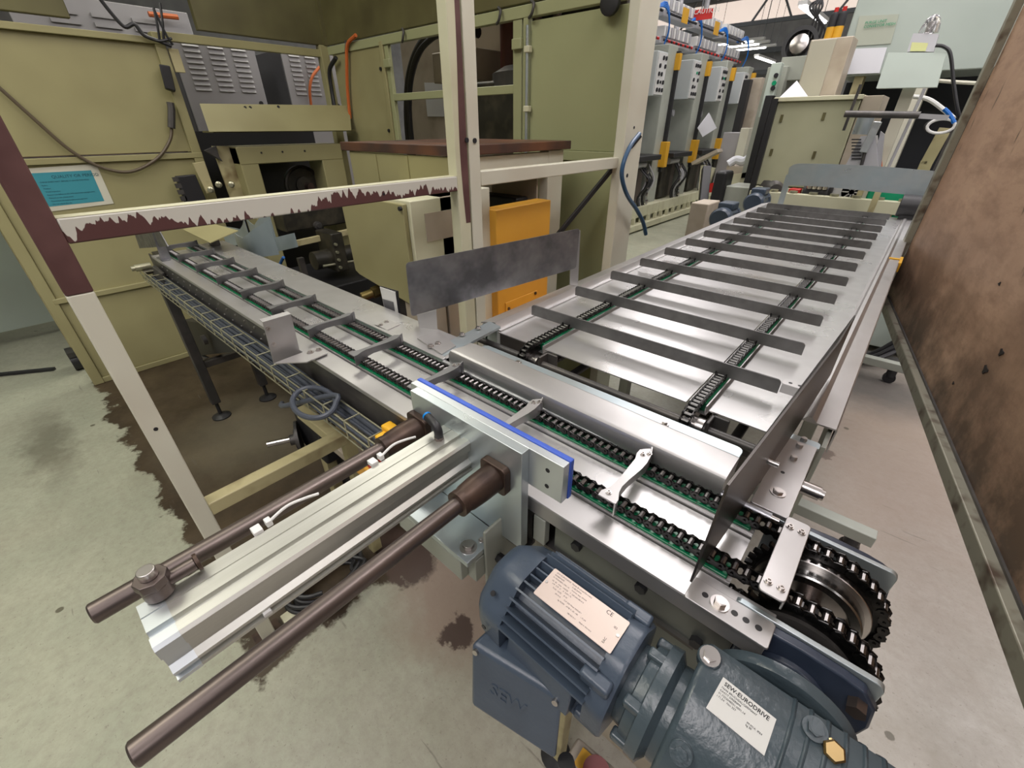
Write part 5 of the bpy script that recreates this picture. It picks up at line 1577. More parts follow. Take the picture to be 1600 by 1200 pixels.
tag(G().bar(at(872, 366, x=-1.42), at(1000, 211, x=-1.19), 0.022, 0.022).build('strut', M['black'], None, 0.002), 'thin black strut leaning diagonally against the off-white corner post', 'strut')
hz = [at(999, 209, x=-1.17), at(985, 228, x=-1.16), at(974, 255, x=-1.15), at(972, 278, x=-1.15), at(980, 305, x=-1.15), at(995, 328, x=-1.15), at(1005, 348, x=-1.15), at(1009, 366, x=-1.15)]
tag(G().tube(smooth(hz, 6), 0.011, 10).build('hose', M['blue_hose']), 'dark blue hose hanging in a curve from the off-white corner post', 'hose')

# ------------------------------------------------------------------ pale panel standing far left outside the cell
lp = G().box(-5.65, -5.60, -2.6, 0.02, 0.10, 1.9).build('machine_guard', M['mint'], None, 0.004)
tag(lp, 'pale green sheet panel at the left edge beyond the guard wall', 'guard panel')
st = G().bar((-5.0, -0.75, 0.012), (-4.62, -0.20, 0.012), 0.03, 0.02).build('steel_strip', M['black'])
tag(st, 'thin black strip lying on the floor at the far left', 'strip')
wc = thing('floor_guide', 'cream angle rail with black wheel behind the left fence post', 'rail', (-4.5, 0.0, 0))
G().box(-4.62, -4.56, -0.05, 0.02, 0.04, 1.7).build('post', M['cream_dirty'], wc, 0.003)
G().cyl((-4.50, -0.09, 0.07), (-4.50, -0.04, 0.07), 0.07, 24).build('wheel', M['black'], wc)
G().box(-4.58, -4.44, -0.09, -0.02, 0.12, 0.16).build('fork', M['dark_frame'], wc)

# ------------------------------------------------------------------ plywood guard door on the right
pw = thing('plywood_guard', 'oil-stained plywood sheet in a worn grey steel frame on the right', 'panel', (0.28, 2.1, 0.72))
A, B_ = at(1379, 466, z=0.75), at(1600, 1033, z=0.75)
hx = (B_ - A)
hx.z = 0
hx.normalize()
Bx = A + hx * 3.2
up = Vector((0, 0, 1))
nn = Vector((-hx.y, hx.x, 0))
if nn.x > 0:
    nn = -nn
ply = G().quad(A + hx * 0.05 + up * 0.04, Bx + up * 0.04, Bx + up * 2.2, A + hx * 0.05 + up * 2.2, 0.012, -nn).build('plywood_sheet', plywood_material(), pw)
G().quad(A, A + hx * 0.045, A + hx * 0.045 + up * 2.3, A + up * 2.3, 0.03, nn).build('frame_post', mat('worn_grey_frame', (0.30, 0.29, 0.23), 0.4, 0.3, (0.10, 0.07, 0.05), 14, 0.5, 0.7), pw, 0.003)
G().quad(A + hx * 0.045, Bx, Bx + up * 0.045, A + hx * 0.045 + up * 0.045, 0.03, nn).build('frame_rail', _mats['worn_grey_frame'], pw, 0.003)
G().quad(A + hx * 0.06 + up * 0.045, Bx + up * 0.045, Bx + up * 0.052, A + hx * 0.06 + up * 0.052, 0.006, nn).build('rail_lip', M['dark_frame'], pw)
q = A + hx * 3.1
G().box(q.x - 0.03, q.x + 0.03, q.y - 0.03, q.y + 0.03, 0, 0.76).build('leg', M['dark_frame'], pw)
q = A + hx * 0.02
hn = nn * 0.02
M['hole'] = mat('burnt_hole', (0.015, 0.010, 0.008), 0.8)
for u, v, s_ in ((1540, 577, 1.0), (1565, 550, 0.8), (1490, 598, 0.4), (1562, 443, 0.45)):
    r_ = ray(u, v)
    P0 = A
    t_ = (P0 - EYE).dot(nn) / r_.dot(nn)
    p = EYE + r_ * t_ + nn * 0.001
    o2 = []
    for k in range(12):
        t = 2 * PI * k / 12
        rr = 0.011 * s_ * (1 + 0.35 * math.sin(3 * t + u))
        o2.append(p + hx * rr * 1.4 * math.cos(t) + up * rr * math.sin(t) + hx * 0.004)
    plate('torn_hole', o2, 0.0015, nn, M['hole'], pw)

# dark machine base and cables on the floor under the plywood
mb = thing('coolant_machine', 'pale mint machine base with black hoses beyond the wide conveyor', 'machine', (0.4, 4.6, 0))
G().box(-0.3, 1.6, 4.35, 4.9, 0.06, 0.36).build('plinth', M['mint'], mb, 0.01)
G().box(-0.2, 0.35, 4.45, 4.8, 0.36, 0.8).build('motor_block', M['black'], mb, 0.03)
G().box(0.35, 0.8, 4.4, 4.8, 0.36, 0.75).build('guard', M['mint'], mb, 0.03)
G().box(-0.5, 1.6, 4.15, 4.25, 0.0, 0.05).build('floor_rail', M['dark_frame'], mb)
for k in range(3):
    tag(G().tube(smooth([(-0.3, 4.1 + 0.05 * k, 0.02), (0.1, 4.0 + 0.06 * k, 0.03), (0.35, 4.2, 0.25 + 0.08 * k), (0.25, 4.4, 0.5), (0.1, 4.5, 0.6)], 6), 0.018, 8).build('hose', M['black']), ('lowest', 'middle', 'highest')[k] + ' of three black hoses curling from the floor into the mint machine base', 'hose', 'black hoses by the mint machine base')

# ------------------------------------------------------------------ roof: added glow strips, translucent wall band, trusses, hung lamps
n_ = 0
for x in (-12.5, -8.6, -4.9, -1.2, 2.5, 6.2, 9.9):
    for y in (3.5, 9.5, 15.5, 21.5):
        if (x, y) in ((-12.5, 3.5), (9.9, 3.5)):
            continue
        n_ += 1
        struct('window_%d' % n_, G().box(x - 0.5, x + 0.5, y - 2.2, y + 2.2, 6.775, 6.80), M['roof_glow'])  # glowing strips added overhead so the steel decks reflect bright
struct('window_%d' % (n_ + 1), G().box(-15.0, -4.0, 25.97, 26.0, 5.55, 6.45), M['wall_light'])
M['truss'] = mat('dark_roof_steel', (0.13, 0.14, 0.15), 0.5, 0.3)
k_ = 0
for y in (6.5, 12.5, 18.5, 24.0):
    for z in (5.2, 6.5):
        k_ += 1
        struct('trim_%d' % k_, G().box(-16, 12, y - 0.06, y + 0.06, z, z + 0.14), M['truss'])
    for i in range(18):
        x = -15.5 + i * 1.55
        k_ += 1
        struct('trim_%d' % k_, G().bar((x, y, 5.27), (x + 0.775 * (1 if i % 2 else -1), y, 6.5), 0.07, 0.07), M['truss'])
for x in (-10, -6.2, -2.4, 1.4, 5.2):
    k_ += 1
    struct('trim_%d' % k_, G().box(x - 0.05, x + 0.05, -8, 26, 6.55, 6.75), M['truss'])
for x in (-14.0, -9.5):
    for z in (2.6, 3.6, 4.4):
        k_ += 1
        struct('trim_%d' % k_, G().box(x - 3, x + 3.5, 25.6, 25.8, z, z + 0.18), M['truss'])


def roof_lamp(x, y, z, lit=True, along='y'):
    r = thing('roof_lamp', 'long fluorescent batten hanging under the roof', 'lamp', (x, y, z), 'fluorescent roof battens')
    dx, dy = (0.09, 1.2) if along == 'y' else (1.2, 0.09)
    G().box(x - dx, x + dx, y - dy, y + dy, z, z + 0.07).build('housing', M['white_plastic'], r, 0.004)
    G().box(x - dx * 0.7, x + dx * 0.7, y - dy * 0.97, y + dy * 0.97, z - 0.035, z).build('tube', M['tube_glow'], r)
    for s_ in (-0.8, 0.8):
        G().cyl((x + (dx * s_ if along != 'y' else 0), y + (dy * s_ if along == 'y' else 0), z + 0.07), (x + (dx * s_ if along != 'y' else 0), y + (dy * s_ if along == 'y' else 0), 6.76), 0.008, 6).build('hanger', M['truss'], r)
    return r


for x, y, z, warm in LAMPS:
    roof_lamp(x, y, z + 0.02)
for u, v, y in ((1136, 68, 19), (1147, 72, 20.5), (1160, 77, 22), (1196, 93, 22), (1272, 22, 14)):
    p = at(u, v, y=y)
    roof_lamp(p.x, p.y, p.z, along='x' if u < 1190 else 'y')

# ------------------------------------------------------------------ row of presses along the aisle
M['valve'] = mat('pale_valve_body', (0.45, 0.45, 0.47), 0.35, 0.3)
M['stripe'] = mat('guard_yellow', (0.62, 0.33, 0.02), 0.45)
ord_ = ('nearest', 'second', 'third', 'fourth', 'farthest')


def aisle_press(i, y0):
    r = thing('press_machine', ord_[i] + ' grey-green press column in the row along the aisle', 'machine', (-4.3, y0, 0), 'presses in the aisle row')
    G().box(-5.2, -4.15, y0, y0 + 1.75, 0.35, 2.62).build('recessed_body', M['louvre'] if i < 0 else mat('blue_grey_enamel', (0.30, 0.34, 0.35), 0.4), r, 0.01)
    G().box(-4.75, -3.72, y0 + 1.45, y0 + 1.95, 0.05, 2.72).build('side_column', M['grey_green'], r, 0.01)
    G().box(-3.72, -3.66, y0 + 1.88, y0 + 1.96, 0.9, 2.65).build('black_guard_strip', M['black'], r)
    G().box(-3.73, -3.64, y0 + 1.86, y0 + 1.97, 2.40, 2.62).build('yellow_cap', M['stripe'], r, 0.004)
    G().box(-3.75, -3.60, y0 + 1.80, y0 + 1.98, 0.98, 1.38).build('yellow_bracket', M['stripe'], r, 0.01)
    cb_ = G().box(-3.95, -3.62, y0 + 0.62, y0 + 1.12, 2.02, 2.58).build('control_box', mat('light_grey_box', (0.42, 0.45, 0.45), 0.4), r, 0.01)
    pn = G().box(-3.62, -3.605, y0 + 0.66, y0 + 1.08, 2.04, 2.56).build('button_panel', M['sticker'], cb_)
    for a in range(3):
        for b in range(5):
            if (a + b + i) % 5:
                G().cyl((-3.605, y0 + 0.74 + a * 0.13, 2.10 + b * 0.10), (-3.585, y0 + 0.74 + a * 0.13, 2.10 + b * 0.10), 0.020 if (a * b) % 2 else 0.028, 10).build('button', M['green'] if (a, b) == (1, 3) else M['ink'], pn)
    for y in (0.35, 0.42, 1.25, 1.32):
        G().cyl((-4.10, y0 + y, 1.25), (-4.10, y0 + y, 2.30), 0.018, 8).build('slide_rod', M['ink'], r)
    G().box(-4.15, -3.98, y0 + 0.70, y0 + 0.95, 1.72, 1.92).build('regulator_box', M['grey_green'], r, 0.01)
    G().cyl((-3.98, y0 + 0.82, 1.82), (-3.88, y0 + 0.82, 1.82), 0.05, 14).build('gauge', M['valve'], r)
    G().box(-4.15, -3.55, y0 + 0.15, y0 + 1.40, 1.12, 1.20).build('platen', M['black'], r, 0.01)
    G().cyl((-3.70, y0 + 0.35, 1.06), (-3.70, y0 + 0.95, 1.06), 0.055, 14).build('roller', M['valve'], r)
    G().box(-4.15, -3.75, y0 + 0.25, y0 + 0.85, 0.42, 1.10).build('tool_block', M['dark_machine'], r, 0.02)
    G().box(-4.05, -3.80, y0 + 0.9, y0 + 1.25, 0.42, 1.0).build('oil_tank', mat('dark_brown_tank', (0.10, 0.075, 0.06), 0.4), r, 0.02)
    rs = random.Random(i)
    for k in range(9):
        yy = y0 + 0.75 + rs.random() * 0.6
        G().tube(smooth([(-3.70, yy, 1.05 - rs.random() * 0.1), (-3.62 + rs.random() * 0.1, yy + 0.05, 0.8), (-3.66, yy - 0.05, 0.55), (-3.64, yy + rs.random() * 0.2, 0.30)], 4), 0.016, 6).build('hose', M['black'] if k % 3 else M['valve'], r)
    for k in range(5):
        G().lathe((-3.60, y0 + 0.85 + 0.05 * k, 0.95 - 0.12 * k), (1, 0, 0), [(0.03, 0), (0.03, 0.03), (0.015, 0.035)], 10).build('hose_fitting', M['bolt'], r)
    b_ = G().box(-5.1, -3.60, y0 - 0.1, y0 + 1.9, 0.22, 0.40).build('base', M['cream'], r, 0.01)
    G().box(-5.1, -3.52, y0 - 0.1, y0 + 1.9, 0.03, 0.13).build('base_rail', M['cream'], r, 0.005)
    for k in range(5):
        G().box(-3.62, -3.56, y0 + 0.0 + k * 0.42, y0 + 0.06 + k * 0.42, 0.12, 0.24).build('base_foot', M['cream'], b_)
    # valve manifold above
    for row in range(2):
        zz = 2.86 + row * 0.34
        mf = G().box(-4.25, -4.05, y0 - 0.1, y0 + 1.7, zz - 0.07, zz + 0.02).build('valve_manifold', M['valve'], r, 0.01)
        for k in range(12):
            G().box(-4.20, -4.02, y0 - 0.02 + k * 0.14, y0 + 0.07 + k * 0.14, zz + 0.02, zz + 0.16).build('valve', M['valve'] if k % 2 else M['sticker'], mf, 0.006)
            G().cyl((-4.03, y0 + 0.02 + k * 0.14, zz - 0.02), (-3.95, y0 + 0.02 + k * 0.14, zz - 0.05), 0.018, 8).build('red_fitting' if row == 0 else 'fitting', M['red'] if row == 0 and k % 2 else M['black'], mf)
    for k in range(4):
        G().tube(smooth([(-4.05, y0 + 1.2 + k * 0.05, 3.15), (-3.95, y0 + 1.7, 3.20 + k * 0.02), (-3.9, y0 + 1.85, 2.95), (-4.0, y0 + 1.95, 2.7)], 4), 0.012, 6).build('air_tube', mat('bright_blue_tube', (0, 0.13, 0.5)), r)
    G().cyl((-5.0, y0 + 1.75, 2.6), (-5.0, y0 + 1.75, 6.5), 0.06, 10).build('riser_pipe', M['valve'], r)
    if i < 3:
        G().quad((-3.63, y0 + 1.60, 2.98), (-3.63, y0 + 1.92, 2.98), (-3.63, y0 + 1.92, 3.16), (-3.63, y0 + 1.60, 3.16), 0.01, (-1, 0, 0)).build('warning_sign', M['stripe'], r)
    return r


for i, y0 in enumerate((5.61, 6.98, 8.35, 9.72, 11.09)):
    aisle_press(i, y0).scale = (1, 0.68, 1)
pp = thing('paper_sheet', 'folded white papers hung on the side of an aisle press', 'paper', tuple(at(1100, 195, x=-3.62)))
plate('page', [at(1108, 176, x=-3.6), at(1120, 200, x=-3.55), at(1098, 214, x=-3.6), at(1090, 200, x=-3.6)], 0.006, (-1, 0, 0), M['paper'], pp)
cs = thing('caution_sign', 'red hanging sign with white letters reading CAUTION', 'sign', tuple(at(1095, 22, y=9.4)))
a, b_, c_, d_ = at(1080, 16, y=9.4), at(1114, 12, y=9.4), at(1112, 29, y=9.4), at(1081, 33, y=9.4)
sp = plate('board', [a, b_, c_, d_], 0.02, (0, 1, 0), M['red'], cs)
xu, yu = (b_ - a).normalized(), (a - d_).normalized()
text('CAUTION', 'lettering', M['sticker'], 0.098, d_ + xu * 0.035 + yu * 0.09 + Vector((0, -0.012, 0)), xu, yu, sp, 0.002)
G().cyl((a + b_) / 2, ((a + b_) / 2).to_tuple()[:2] + (6.5,), 0.01, 6).build('hanger', M['truss'], cs)

# tool stands and boxes between the aisle and the wide conveyor
def pbox(name, tl, tr, zb, y, d, m, parent, bevel=0.006):
    a, b = at(*tl, y=y), at(*tr, y=y)
    return G().box(a.x, b.x, y, y + d, zb, (a.z + b.z) / 2).build(name, m, parent, bevel)


wk = thing('workstation', 'beige machine with tilted feed rack beside the aisle', 'machine', (-2.5, 8.6, 0))
pbox('tower', (1174, 122), (1192, 121), 1.1, 9.2, 0.5, M['beige'], wk)
pbox('black_column', (1162, 124), (1173, 124), 0.9, 9.0, 0.15, M['black'], wk)
pbox('cover', (1131, 207), (1158, 207), 0.75, 8.2, 0.5, M['louvre'], wk)
pbox('white_column', (1158, 200), (1172, 200), 0.6, 8.1, 0.3, M['cream_white'], wk)
G().bar(at(1085, 255, y=8.0), at(1125, 235, y=8.0), 0.25, 0.05).build('feed_rack', M['beige'], wk)
G().bar(at(1100, 258, y=8.0), at(1093, 340, y=8.0), 0.08, 0.08).build('stand', M['cream'], wk)
G().bar(at(1115, 262, y=8.0), at(1085, 345, y=8.0), 0.06, 0.06).build('brace', M['cream'], wk)
G().box(-2.75, -2.1, 8.0, 8.5, 0.0, 0.16).box(-2.75, -2.1, 8.0, 8.5, 0.45, 0.5).build('pallet_frame', M['cream'], wk)
G().quad(at(1103, 288, y=7.9), at(1117, 285, y=7.9), at(1115, 300, y=7.9), at(1101, 302, y=7.9), 0.03, (0, 1, 0)).build('red_tag', M['red'], wk)
bt = thing('side_table', 'beige steel side table with white cloth beside the tall cabinet', 'table', (-2.0, 6.6, 0))
pbox('top', (1135, 262), (1178, 258), 1.05, 6.4, 0.5, M['beige'], bt)
G().quad(at(1128, 275, y=6.3), at(1176, 268, y=6.3), at(1174, 284, y=6.3), at(1125, 290, y=6.3), 0.05, (0, 1, 0)).build('apron', M['cream'], bt)
for u in (1132, 1172):
    p = at(u, 285, y=6.5)
    G().box(p.x - 0.03, p.x + 0.03, 6.45, 6.51, 0, p.z).build('leg', M['cream'], bt)
tag(G().tube(smooth([at(1138, 257, y=6.42), at(1150, 250, y=6.45), at(1162, 252, y=6.45), at(1176, 242, y=6.45)], 5), 0.05, 10).build('cloth', M['paper']), 'crumpled white rag on the beige side table', 'rag')
bp = thing('black_post', 'leaning black post on the aisle side of the wide conveyor', 'post', (-1.9, 5.5, 0))
G().bar(at(1104, 262, y=5.6), at(1090, 400, y=5.1), 0.09, 0.09).build('post', M['black'], bp, 0.005)
G().box(-1.95, -1.55, 5.0, 5.2, 0.0, 0.05).build('foot', M['black'], bp)
cbx = thing('junction_box', 'beige upright box standing beside the blue motors', 'electrical box', (-1.35, 4.3, 0))
G().box(-1.52, -1.36, 4.18, 4.48, 0.62, 1.03).build('case', M['beige'], cbx, 0.01)
G().box(-1.47, -1.42, 4.30, 4.36, 0.0, 0.62).build('stand', M['black'], cbx)
for k, (x, y, z) in enumerate(((-1.13, 3.95, 0.98), (-1.08, 4.62, 1.03))):
    m_ = thing('gearmotor', ('nearer', 'farther')[k] + ' small slate-blue motor beyond the left edge of the wide conveyor', 'motor', (x, y, z), 'slate-blue gearmotors')
    G().lathe((x, y - 0.16, z), (0, 1, 0), [(0.07, 0), (0.085, 0.02), (0.085, 0.08), (0.075, 0.085), (0.075, 0.24), (0.085, 0.245), (0.085, 0.27), (0.06, 0.28), (0.06, 0.36)], 24).build('housing', M['motor'], m_)
    G().box(x - 0.06, x + 0.06, y - 0.07, y + 0.08, z + 0.06, z + 0.115).build('terminal_box', M['motor'], m_, 0.01)
    G().box(x - 0.05, x + 0.14, y + 0.05, y + 0.15, 0.0, z - 0.05).build('stand', M['dark_frame'], m_)
    for i in range(7):
        a_ = PI * i / 6
        G().bar((x + 0.075 * math.cos(a_), y - 0.07, z + 0.075 * math.sin(a_)), (x + 0.075 * math.cos(a_), y + 0.08, z + 0.075 * math.sin(a_)), 0.006, 0.02, up=(math.cos(a_), 0, math.sin(a_))).build('fin', M['motor'], m_)

# tall cream control cabinet with papers, cans
kc = thing('control_cabinet', 'wide cream control cabinet standing behind the wide conveyor, papers on top', 'cabinet', (-1.0, 5.6, 0))
a, b_ = at(1212, 157, y=5.3), at(1346, 155, y=5.3)
G().box(a.x, b_.x, 5.3, 5.8, 1.10, 1.815).build('case', mat('sage_cream_paint', (0.40, 0.40, 0.27), 0.4, 0, (0.35, 0.35, 0.23), 2), kc, 0.008)
G().box(a.x - 0.01, b_.x + 0.01, 5.27, 5.8, 1.815, 1.85).build('lid', M['cream'], kc, 0.004)
G().box(b_.x + 0.005, b_.x + 0.15, 5.32, 5.8, 0.95, 1.84).build('side_panel', M['beige'], kc, 0.004)
G().box(a.x - 0.02, a.x + 0.03, 5.26, 5.30, 0.95, 1.84).build('black_trim', M['black'], kc)
G().box(a.x, b_.x, 5.29, 5.5, 1.02, 1.09).build('plinth', M['cream'], kc, 0.004)
for u, v in ((1221, 185), (1205, 238), (1287, 182), (1272, 242)):
    p = at(u, v, y=5.298)
    G().box(p.x - 0.012, p.x + 0.012, 5.292, 5.3, p.z - 0.03, p.z + 0.03).build('latch_slot', M['olive_panel'], kc)
for x in (a.x + 0.08, b_.x - 0.05):
    G().box(x - 0.05, x + 0.05, 5.4, 5.5, 0.0, 1.1).build('leg', M['cream_dirty'], kc, 0.004)
pf_ = thing('paper_sheet', 'white papers in a clip propped on the cream control cabinet', 'paper', tuple(at(1240, 150, y=5.35)))
plate('page', [at(1214, 156, y=5.36), at(1245, 126, y=5.5), at(1263, 152, y=5.42)], 0.01, (0, 1, 0), M['paper'], pf_)
uc = thing('control_cabinet', 'beige upper cabinet with spray cans on top', 'cabinet', (-1.1, 5.75, 0))
a, b_ = at(1266, 67, y=5.85), at(1312, 66, y=5.85)
G().box(a.x, b_.x + 0.10, 5.85, 6.15, 1.70, 2.33).build('case', M['beige'], uc, 0.008)
G().box(a.x + 0.01, b_.x - 0.03, 5.835, 5.85, 1.72, 2.32).build('door', mat('dusty_cream_door', (0.42, 0.40, 0.32), 0.4), uc, 0.004)
G().box(a.x + 0.1, a.x + 0.2, 5.95, 6.05, 0.0, 1.70).build('stand', M['cream_dirty'], uc)
for i, u in enumerate((1291, 1303)):
    p = at(u, 64, y=5.95)
    cn = thing('spray_can', ('left', 'right')[i] + ' yellow and black spray can on the beige upper cabinet', 'can', (p.x, 6.0, 2.33), 'spray cans on the upper cabinet')
    G().cyl((p.x, 6.0, 2.33), (p.x, 6.0, 2.43), 0.038, 20).build('yellow_band', M['stripe'], cn)
    G().lathe((p.x, 6.0, 2.43), (0, 0, 1), [(0.038, 0), (0.038, 0.09), (0.025, 0.11)], 20).build('black_body', M['ink'], cn)
    G().cyl((p.x, 6.0, 2.54), (p.x, 6.0, 2.575), 0.018, 12).build('red_nozzle', M['red'], cn)
hcol = thing('button_press', 'grey-green slanted machine head with push buttons left of the cream cabinet', 'machine', (-1.6, 6.2, 0))
pbox('column', (1233, 52), (1242, 52), 1.4, 6.6, 0.4, M['grey_green'], hcol)
pbox('crosshead', (1222, 90), (1262, 86), 2.05, 6.4, 0.3, M['grey_green'], hcol)
pbox('body', (1200, 105), (1232, 103), 0.3, 6.3, 0.5, M['grey_green'], hcol)
pn = pbox('button_strip', (1206, 98), (1222, 98), 1.7, 6.1, 0.1, M['mint'], hcol)
for v in (118, 130, 138):
    p = at(1213 - (v - 118) * 0.25, v, y=6.1)
    G().cyl(p, p + Vector((0, -0.02, 0)), 0.022, 10).build('button', M['green'] if v == 130 else M['ink'], pn)
pbox('black_rail', (1196, 150), (1208, 148), 0.4, 6.0, 0.12, M['black'], hcol)
fan = thing('fan', 'black wheel and hoses on top of the grey-green machine head', 'fan', tuple(at(1248, 70, y=6.3)))
p = at(1250, 72, y=6.5)
G().lathe(p, (0, -1, 0.2), [(0.17, 0), (0.17, 0.05), (0.13, 0.05), (0.13, 0.0)], 28).build('wheel', M['black'], fan)
G().lathe(p, (0, -1, 0.2), [(0.09, 0), (0.09, 0.07), (0.03, 0.09)], 16).build('hub', M['bolt'], fan)
for k in range(5):
    G().tube(smooth([at(1262 + 6 * k, 60, y=6.5), at(1272 + 4 * k, 30 + 3 * k, y=6.5), at(1285 - 5 * k, 10, y=6.5), at(1280 + 6 * k, -8, y=6.6)], 5), 0.012, 6).build('hose', M['black'], fan)

# big mint machine at the upper right
bg_ = thing('machine_housing', 'large pale grey-green machine housing filling the upper right background', 'machine', (-0.4, 6.6, 0))
a, b_ = at(1338, 8, y=6.3), at(1600, 0, y=6.3)
body = G().prism(rrect(a.x, 1.9, 2.05, 3.0, 0.06), xz, 6.3, 8.5).build('housing', mat('mint_grey_housing', (0.44, 0.50, 0.46), 0.35, 0, (0.38, 0.44, 0.40), 1.2), bg_, 0.01)
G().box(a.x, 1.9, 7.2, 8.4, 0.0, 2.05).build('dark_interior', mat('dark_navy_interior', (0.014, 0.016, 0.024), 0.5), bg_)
G().box(-0.90, -0.82, 6.35, 6.5, 0.0, 2.05).build('column', M['cream_dirty'], bg_)
G().box(-0.40, -0.28, 6.3, 6.5, 0.9, 2.05).build('light_column', M['cream_white'], bg_)
G().quad(at(1343, 25, y=6.29), at(1405, 22, y=6.29), at(1392, 68, y=6.29), at(1332, 72, y=6.29), 0.02, (0, 1, 0)).build('inspection_panel', mat('hazy_panel', (0.42, 0.45, 0.38), 0.2), bg_)
w1_ = at(1351, 38, y=6.28)
text('PURGE UNIT\nCONVEYOR MESH', 'lettering', M['green'], 0.030, w1_, (1, 0, 0), (0, 0, 1), bg_, 0.001)
ppr = plate('paper', [at(1336, 76, y=6.28), at(1386, 74, y=6.28), at(1374, 114, y=6.28), at(1322, 116, y=6.28)], 0.01, (0, 1, 0), M['paper'], None)
tag(ppr, 'white paper sheet taped under the hazy panel of the grey-green housing', 'paper')
sc_ = thing('display_box', 'pale mint flat box on an arm in front of the large housing', 'display', tuple(at(1425, 110, y=4.9)))
plate('case', [at(1388, 82, y=4.9), at(1479, 82, y=4.9), at(1464, 136, y=4.86), at(1369, 138, y=4.86)], 0.10, (0, 1, 0), M['mint'], sc_)
p = at(1420, 140, y=5.0)
G().box(p.x - 0.04, p.x + 0.04, 5.0, 5.06, 0.0, p.z + 0.02).build('arm', M['cream_white'], sc_)
lb_ = thing('signal_lamp', 'clear dome lamp on a grey box above the mint display box', 'lamp', tuple(at(1445, 70, y=4.95)))
plate('base_box', [at(1427, 52, y=4.95), at(1467, 53, y=4.95), at(1459, 81, y=4.93), at(1417, 81, y=4.93)], 0.08, (0, 1, 0), M['valve'], lb_)
plate('yellow_label', [at(1425, 65, y=4.945), at(1451, 66, y=4.945), at(1446, 80, y=4.925), at(1422, 80, y=4.925)], 0.003, (0, -1, 0), mat('pale_yellow_label', (0.50, 0.52, 0.22), 0.5), lb_)
p = at(1450, 52, y=5.0)
gl = bpy.data.materials.new('clear_dome')
gl.use_nodes = True
gl.node_tree.nodes['Principled BSDF'].inputs['Transmission Weight'].default_value = 0.9
gl.node_tree.nodes['Principled BSDF'].inputs['Roughness'].default_value = 0.08
gl.node_tree.nodes['Principled BSDF'].inputs['Base Color'].default_value = (0.9, 0.9, 0.92, 1)
G().lathe(p, (0, 0, 1), [(0.058, 0), (0.058, 0.02), (0.052, 0.05), (0.04, 0.08), (0.022, 0.10), (0.004, 0.108)], 24).build('dome', gl, lb_)
G().cyl(p, p + Vector((0, 0, 0.06)), 0.016, 10).build('bulb', M['bolt'], lb_)
tag(G().tube(smooth([at(1462, 71, y=4.9), at(1475, 73, y=4.9), at(1485, 85, y=4.9), at(1490, 130, y=4.9), at(1497, 175, y=4.9), at(1505, 200, y=4.95)], 6), 0.011, 8).build('cable', M['black']), 'black cable running down from the dome lamp box', 'cable')
tag(G().tube(smooth([at(1465, 126, y=5.1), at(1490, 128, y=5.1), at(1525, 130, y=5.1)], 5), 0.012, 8).build('hose', M['cream_white']), 'cream hose behind the mint display box', 'hose')
tag(G().tube(smooth([at(1420, 150, y=5.3), at(1450, 155, y=5.2), at(1475, 172, y=5.1), at(1490, 185, y=5.0)], 5), 0.015, 8).build('hose', M['white_plastic']), 'pale hose curving under the mint display box', 'hose')
hr = thing('feed_head', 'grey pneumatic tool head with vents hanging over the wide conveyor end', 'tool', tuple(at(1350, 220, y=4.7)))
plate('vent_box', [at(1345, 213, y=4.7), at(1368, 212, y=4.7), at(1372, 262, y=4.68), at(1318, 264, y=4.68)], 0.16, (0, 1, 0), M['valve'], hr)
for k in range(7):
    G().quad(at(1331, 217 + 5 * k, y=4.672), at(1346, 217 + 5 * k, y=4.672), at(1345, 219 + 5 * k, y=4.672), at(1330, 219 + 5 * k, y=4.672), 0.01, (0, 1, 0)).build('vent', M['ink'], hr)
G().cyl(at(1355, 180, y=4.75), at(1343, 210, y=4.75), 0.055, 20).build('ribbed_can', M['galv'], hr)
G().bar(at(1372, 190, y=4.66), at(1349, 238, y=4.66), 0.05, 0.05).build('cylinder', M['alu_light'], hr, 0.004)
G().cyl(at(1352, 236, y=4.66), at(1346, 258, y=4.66), 0.012, 10).build('piston_rod', M['dark_frame'], hr)
plate('side_bracket', [at(1376, 205, y=4.72), at(1382, 210, y=4.72), at(1376, 262, y=4.72), at(1362, 262, y=4.72)], 0.04, (0, 1, 0), M['valve'], hr)
G().box(-0.40, -0.36, 4.97, 5.01, 0.0, 1.34).build('stand', M['cream_dirty'], hr)
gb_ = thing('guide_bar', 'dark horizontal bar crossing above the wide conveyor end', 'bar', tuple(at(1320, 178, y=4.5)))
G().cyl(at(1320, 178, y=4.5), at(1437, 180, y=4.5), 0.022, 14).build('bar', M['dark_frame'], gb_)
G().bar(at(1433, 181, y=4.5), at(1482, 184, y=4.5), 0.02, 0.03).build('end_bar', M['valve'], gb_)
G().cyl(at(1345, 132, y=4.6), at(1318, 204, y=4.6), 0.010, 8).build('rod', M['dark_frame'], gb_)
G().cyl(at(1445, 138, y=4.6), at(1388, 262, y=4.6), 0.010, 8).build('rod', M['valve'], gb_)
p = at(1388, 262, y=4.6)
G().box(p.x - 0.02, p.x + 0.02, 4.58, 4.62, 0.0, p.z).build('stand', M['cream_dirty'], gb_)
hp = thing('hose_coil', 'black and white coiled hoses beside the plywood frame', 'hose', tuple(at(1470, 195, y=4.8)))
for k in range(3):
    c0 = at(1470, 197, y=4.8 + 0.05 * k)
    G().tube([c0 + Vector((0.075 * math.cos(t) * (1 + 0.1 * k), 0, 0.045 * math.sin(t))) for t in [2 * PI * j / 20 for j in range(20)]], 0.010, 8, closed=True).build('loop', M['black'] if k else M['white_plastic'], hp)
G().tube(smooth([at(1475, 170, y=4.8), at(1483, 178, y=4.8), at(1491, 192, y=4.8)], 4), 0.013, 8).build('blue_tube', mat('bright_blue_tube', (0, 0.13, 0.5)), hp)
